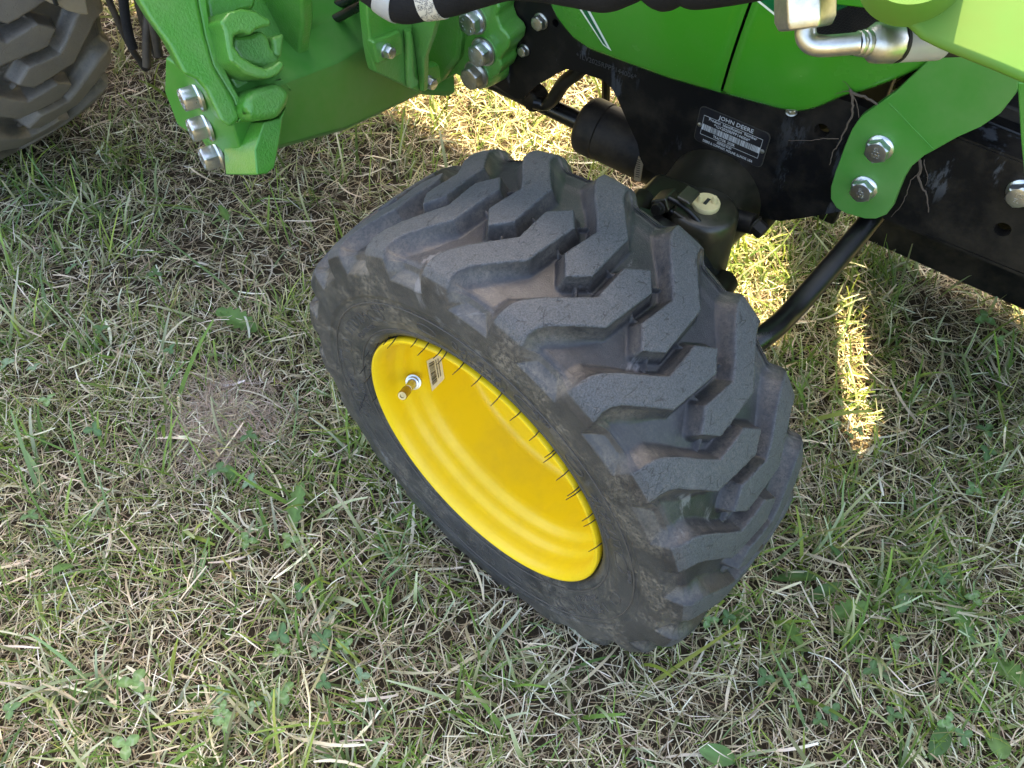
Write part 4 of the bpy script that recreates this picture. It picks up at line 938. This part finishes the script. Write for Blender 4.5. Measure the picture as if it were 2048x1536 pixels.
prism3('mast_stop', [pm_(x, y, .014) for x, y in [(492, 195), (508, 180), (560, 163), (586, 186), (578, 208), (562, 236), (520, 242), (496, 241), (490, 225)]], -lean * .06, M_cast, tractor, .010, 4)
prism('mast_side', [(520, -40), (600, -40), (605, 47), (594, 131), (597, 187), (586, 186), (565, 150), (550, 120), (540, 60)], 1, .098, (0, .016, 0), M_cast, tractor, .004, 3)
prism3('mast_back', [pm_(x, y, -.045) for x, y in [(400, -40), (610, -40), (612, 190), (560, 240), (480, 240), (430, 130)]], -lean * .02, M_cast, tractor, .003)
hook = [(870, 160), (820, 150), (740, 90), (620, 70), (500, 100), (430, 190), (470, 262), (490, 400), (520, 525), (640, 622), (760, 665), (850, 672), (930, 640), (992, 555), (950, 508), (880, 560), (820, 588), (720, 548), (610, 480), (548, 390), (552, 310), (600, 282), (650, 280), (690, 304), (735, 258), (800, 232), (868, 222)]
prism3('hook', [pm_(340 + x / 4.267, y / 4.267, .022) for x, y in hook], -lean * .055, M_cast, tractor, .007, 4)
prism3('hook_lobe', [pm_(340 + x / 4.267, y / 4.267, .002) for x, y in [(540, 300), (690, 300), (780, 250), (850, 310), (870, 400), (960, 520), (850, 600), (600, 520), (530, 400)]], -lean * .03, M_cast, tractor, .008, 4)
prism3('hook_lobe', [pm_(340 + x / 4.267, y / 4.267, .004) for x, y in [(870, 320), (985, 280), (960, 470), (945, 505), (890, 470), (885, 380)]], -lean * .05, M_cast, tractor, .006, 3)
prism3('mast_web', [pm_(340 + x / 4.267, y / 4.267, -.02) for x, y in [(300, -60), (760, -60), (720, 80), (600, 100), (420, 220), (340, 200)]], -lean * .02, M_cast, tractor, .008, 3)
prism3('mast_web', [pm_(340 + x / 4.267, y / 4.267, -.015) for x, y in [(440, 540), (560, 560), (800, 680), (960, 650), (1060, 780), (940, 700), (650, 830), (560, 750)]], -lean * .03, M_cast, tractor, .006, 3)
# pivot lines and hoses by the mast
def hose(P, r, ax, val, mat=M_gloss): return tube('hydraulic_line', [on(x, y, ax, val) for x, y in P], scl(on(*P[0], ax, val), r), mat, tractor, 12, sm=5)
hose([(640, 44), (665, 40), (700, 22), (760, -10)], 9, 1, .17); hose([(606, 47), (640, 44.5)], 9, 1, .17); hose([(600, 24), (660, 16), (740, -22)], 9, 1, .19); hose([(600, 8), (700, -18)], 9, 1, .21)
hose([(205, -30), (235, 40), (262, 95), (280, 122), (289, 136), (294, 132), (293, 100), (290, 30), (288, -30)], 7, 0, -.62, M_plast)
hose([(244, -30), (250, 30), (258, 70), (266, 96)], 10, 0, -.60, M_fabric); hose([(268, -30), (285, 40), (300, 80), (314, 112)], 8, 0, -.60, M_plast)
hose([(296, 20), (293, 80), (294, 134)], 9, 0, -.585, M_plast); hose([(300, -30), (305, 40), (312, 80), (318, 112)], 9, 0, -.57, M_plast)
prism('step_plate', [(80, -40), (88, -4), (104, 8), (122, 12), (138, 23), (160, 29), (180, 31), (172, -6), (165, -40)], 0, -.80, (-.02, 0, 0), M_beige, tractor, .003)
prism('step_plate', [(104, -10), (110, -10), (118, 10), (112, 12)], 0, -.795, (-.004, 0, 0), M_ink, tractor)

# ------------------------------------------------------------------ hose sleeve with labels
SL = [(640, -95, .70), (690, -66, .68), (745, -34, .66), (800, 0, .65), (850, -4, .64), (900, -12, .63), (960, -30, .62), (1020, -42, .61), (1090, -36, .60), (1150, -30, .59), (1210, -23, .58), (1250, -33, .57), (1290, -46, .57),
      (1330, -24, .56), (1360, -42, .55), (1390, -28, .55), (1450, -32, .54), (1520, -44, .53), (1600, -60, .52)]
SP = [at(x, y, d) for x, y, d in SL]; SR = [scl(p, r) for p, r in zip(SP, [38, 40, 42, 44, 42, 42, 42, 40, 38, 42, 45, 42, 40, 44, 42, 44, 42, 42, 42])]
sleeve = tube('hose_sleeve', SP, SR, M_fabric, tractor, 28, sm=7)
full = smoothpath(SP, 7); rads = list(np.interp(np.arange(len(full)) / 7, np.arange(len(SP)), SR))
def band(i0, i1, mat, nm): 
    V, F = tube_vf(full[i0:i1], [r + .0007 for r in rads[i0:i1]], 28); return meshobj(nm, V, F, mat, sleeve, smooth=True)
band(17, 22, M_silver, 'sleeve_label'); band(28, 34, M_dots, 'sleeve_label')

# ------------------------------------------------------------------ loader arm and hose fitting in the foreground
na = np.array([.05, -.62, .78]); na /= np.linalg.norm(na); pa0 = at(1960, 120, .375)
def pa(x, y, d=0.0): return onp(x, y, pa0 + na * d, na)
arm = [(1560, -420), (1690, -120), (1735, -20), (1760, 10), (1800, 40), (1840, 78), (1880, 98), (1930, 118), (1990, 142), (2060, 172), (2300, 262), (2500, 100), (2300, -400)]
arm_o = prism3('loader_arm', [pa(x, y) for x, y in arm], ray(1960, 110) * .05, M_arm, tractor, .004, 3)
bc = pa(1828, -62, .004); rb = scl(bc, 100)
lathe('pivot_boss', [(-.006, rb * 1.03), (-.003, rb * 1.02), (.006, rb * .98), (.0085, rb * .93), (.0085, rb * .82), (.006, rb * .78), (.002, rb * .76), (.002, rb * .70)], bc, na, M_arm, tractor, seg=56)
lathe('pivot_pin', [(0, rb * .74), (.003, rb * .73), (.004, rb * .70), (.004, 0)], bc, na, M_zinc2, tractor, seg=48)
DN = .43
n0, n1 = at(1610, -60, DN), at(1610, 57, DN)
hexa = []; na_ = n1 - n0; na_ /= np.linalg.norm(na_); rn = scl(n1, 60)
xh = np.cross(na_, ray(1610, 0)); xh /= np.linalg.norm(xh); yh = np.cross(na_, xh)
V = []; 
for p, r in ((n0, rn), (n1 - na_ * .004, rn), (n1, rn * .86)):
    for i in range(6): a = math.pi / 3 * i + math.pi / 3 + .06; V.append(p + (xh * math.cos(a) + yh * math.sin(a)) * r)
F = [[r * 6 + i, r * 6 + (i + 1) % 6, r * 6 + 6 + (i + 1) % 6, r * 6 + 6 + i] for r in (0, 1) for i in range(6)] + [list(range(6)), list(range(12, 18))]
fit = empty('hose_fitting', tuple(n1), tractor); fit['label'] = 'zinc plated elbow hose fitting with hex nut'
def infit(o): o.parent = fit; o.matrix_parent_inverse = Matrix.Translation(Vector(n1)).inverted(); return o
infit(meshobj('hex_nut', V, F, M_steel, None, bevel=.0012))
pp = [at(1611, 40, DN), at(1611, 62, DN), at(1613, 76, DN), at(1624, 88, DN), at(1645, 92, DN), at(1680, 90, DN), at(1722, 86, DN)]
infit(tube('elbow_pipe', pp, scl(n1, 21), M_steel, None, 24, sm=5))
f0, f1 = at(1712, 87, DN), at(1880, 82, DN + .03); fa = f1 - f0; FL = np.linalg.norm(fa); rr = scl(f0, 1.0)
infit(lathe('collar', [(0, 21 * rr), (.001, 25 * rr), (.0022, 25 * rr), (.003, 23 * rr), (.004, 27 * rr), (.0055, 27 * rr), (.006, 25 * rr), (.0075, 31 * rr), (.009, 36 * rr), (.0105, 40 * rr), (.020, 41 * rr), (.0215, 38 * rr), (.0215, 0)], f0, fa, M_steel, None, seg=12, smooth=False, bevel=.0005))
infit(lathe('rubber_ring', [(.0212, 0), (.0212, 40 * rr), (.0228, 40 * rr), (.0228, 0)], f0, fa, M_plast, None, seg=32))
infit(lathe('ferrule', [(.0226, 0), (.0226, 38 * rr), (.0235, 39 * rr), (.045, 38 * rr), (.046, 36 * rr), (.046, 0)], f0, fa, M_silver, None, seg=36))
infit(tube('hose', [f0 + fa / FL * .045, f0 + fa / FL * .07, f0 + fa / FL * .14 + np.array([0, .03, 0])], 33 * rr, M_plast, None, 20))

# ------------------------------------------------------------------ rest of the tractor, out of the frame, partly shaped to block sun
box('grille', (.40, .33, .46), (.44, .61, .86), M_plast, tractor, .02)
box('gearbox', (-1.35, .32, .24), (-.6, .62, .46), M_black, tractor, .03)
lathe('axle_housing', [(-.55, .06), (.55, .06)], (-1.15, .47, .33), (0, 1, 0), M_black, tractor, seg=20, caps=True)
box('foot_platform', (-1.0, .10, .44), (-.58, .84, .47), M_black, tractor, .01)
box('dash', (-.80, .30, .47), (-.26, .64, 1.02), M_plast, tractor, .04)  # stretched forward to the hood to close a gap that let sun through
box('seat_gap_blocker', (-1.10, .18, .46), (-.70, .28, .98), M_plast, tractor, .03)  # unseen block added to stop a sun leak between seat and dash
V, F = tube_vf([(.17 * math.cos(a) * .9 - .82, .47 + .17 * math.sin(a), 1.06 - .08 * math.cos(a)) for a in np.linspace(0, 2 * math.pi, 33)], .014, 10)
meshobj('steering_wheel', V, F, M_plast, tractor, smooth=True)
for y0 in (.0, .66):
    Vf = []; Ff = []
    for i, a in enumerate(np.linspace(math.radians(15), math.radians(175), 14)):
        for (dr, dy) in ((.0, 0), (.0, .30)): Vf.append((-1.15 + .40 * math.cos(a), y0 - .03 + dy, .50 + .34 * math.sin(a)))
    for i in range(13): Ff.append([2 * i, 2 * i + 1, 2 * i + 3, 2 * i + 2])
    o = meshobj('fender', Vf, Ff, M_green, tractor, smooth=True); s_ = o.modifiers.new('t', 'SOLIDIFY'); s_.thickness = .02
box('seat_base', (-1.45, .22, .47), (-.88, .72, .70), M_plast, tractor, .03)
box('seat', (-1.30, .26, .70), (-.82, .68, .82), M_yellow, tractor, .04); box('backrest', (-1.36, .26, .80), (-1.24, .68, 1.25), M_yellow, tractor, .04)
for y in (.12, .82):
    tube('roll_bar', [(-1.50, y, .5), (-1.55, y, 1.75)], .032, M_black, tractor, 10)
tube('roll_bar', [(-1.55, .12, 1.75), (-1.55, .82, 1.75)], .032, M_black, tractor, 10)
for y in (.02, .87):
    prism3('mast_upright', [(-.50, y, .52), (-.42, y, .52), (-.60, y, 1.02), (-.72, y, 1.02)], (0, .075, 0), M_cast, tractor, .01)
prism3('loader_boom', [(-.70, .87, .96), (-.60, .87, 1.06), (.10, .87, 1.00), (.52, .87, .70), (1.05, .87, .28), (.98, .87, .22), (.42, .87, .66), (.08, .87, .93)], (0, .065, 0), M_arm, tractor, .012)
prism3('loader_boom', [(-.70, .02, .96), (-.60, .02, 1.06), (-.06, .02, .98), (-.06, .02, .90)], (0, .065, 0), M_arm, tractor, .012)
box('mast_upright', (-.48, .86, .27), (-.38, .96, .54), M_cast, tractor, .01); box('loader_beam', (-.46, .645, .29), (-.36, .87, .40), M_green, tractor, .01)
prism3('bucket', [(1.02, -.18, .08), (1.02, -.18, .45), (1.06, -.18, .47), (1.18, -.18, .10), (1.5, -.18, .05), (1.5, -.18, .03)], (0, 1.30, 0), M_green, tractor, .006)

# ------------------------------------------------------------------ dried roots caught on the tractor
def rootthing(lines, lab, y):
    V = []; F = []; 
    for P_, r0, r1 in lines:
        pts = [on(px_ + random.uniform(-1.5, 1.5), py_ + random.uniform(-1.5, 1.5), 1, y) for px_, py_ in P_]
        pts = smoothpath(pts, 4); pts = [p + np.array([random.uniform(-1, 1), random.uniform(-.5, .5), random.uniform(-1, 1)]) * .0006 for p in pts]
        v, f = tube_vf(pts, list(np.linspace(scl(pts[0], r0 * .72), scl(pts[0], r1 * .72), len(pts))), 6, len(V)); V += v; F += f
    o = meshobj('dried_root', V, F, M_root, None, smooth=True); tag(o, lab, 'root')
rootthing([([(1702, 180), (1706, 205), (1702, 232), (1690, 262), (1678, 285), (1666, 305), (1659, 330)], 4, 1.2), ([(1676, 278), (1640, 277), (1610, 281), (1576, 280)], 1.4, .6), ([(1704, 182), (1712, 205), (1719, 236)], 2.0, .8),
           ([(1700, 181), (1712, 190), (1730, 194), (1752, 208)], 4.5, 3), ([(1702, 182), (1690, 184), (1672, 190)], 1.6, .5), ([(1698, 178), (1690, 166), (1676, 156)], .9, .4)], 'dried root hanging from the hood edge left of the green bracket', .282)
rootthing([([(1838, 318), (1842, 340), (1838, 352), (1846, 375), (1853, 392), (1857, 424)], 5, 1.6), ([(1837, 346), (1822, 362), (1812, 388), (1800, 412), (1780, 434)], 1.6, .8), ([(1846, 318), (1853, 345), (1856, 356), (1852, 370)], 1.4, .6)], 'dried forked root hanging under the green bracket against the black rail', .292)
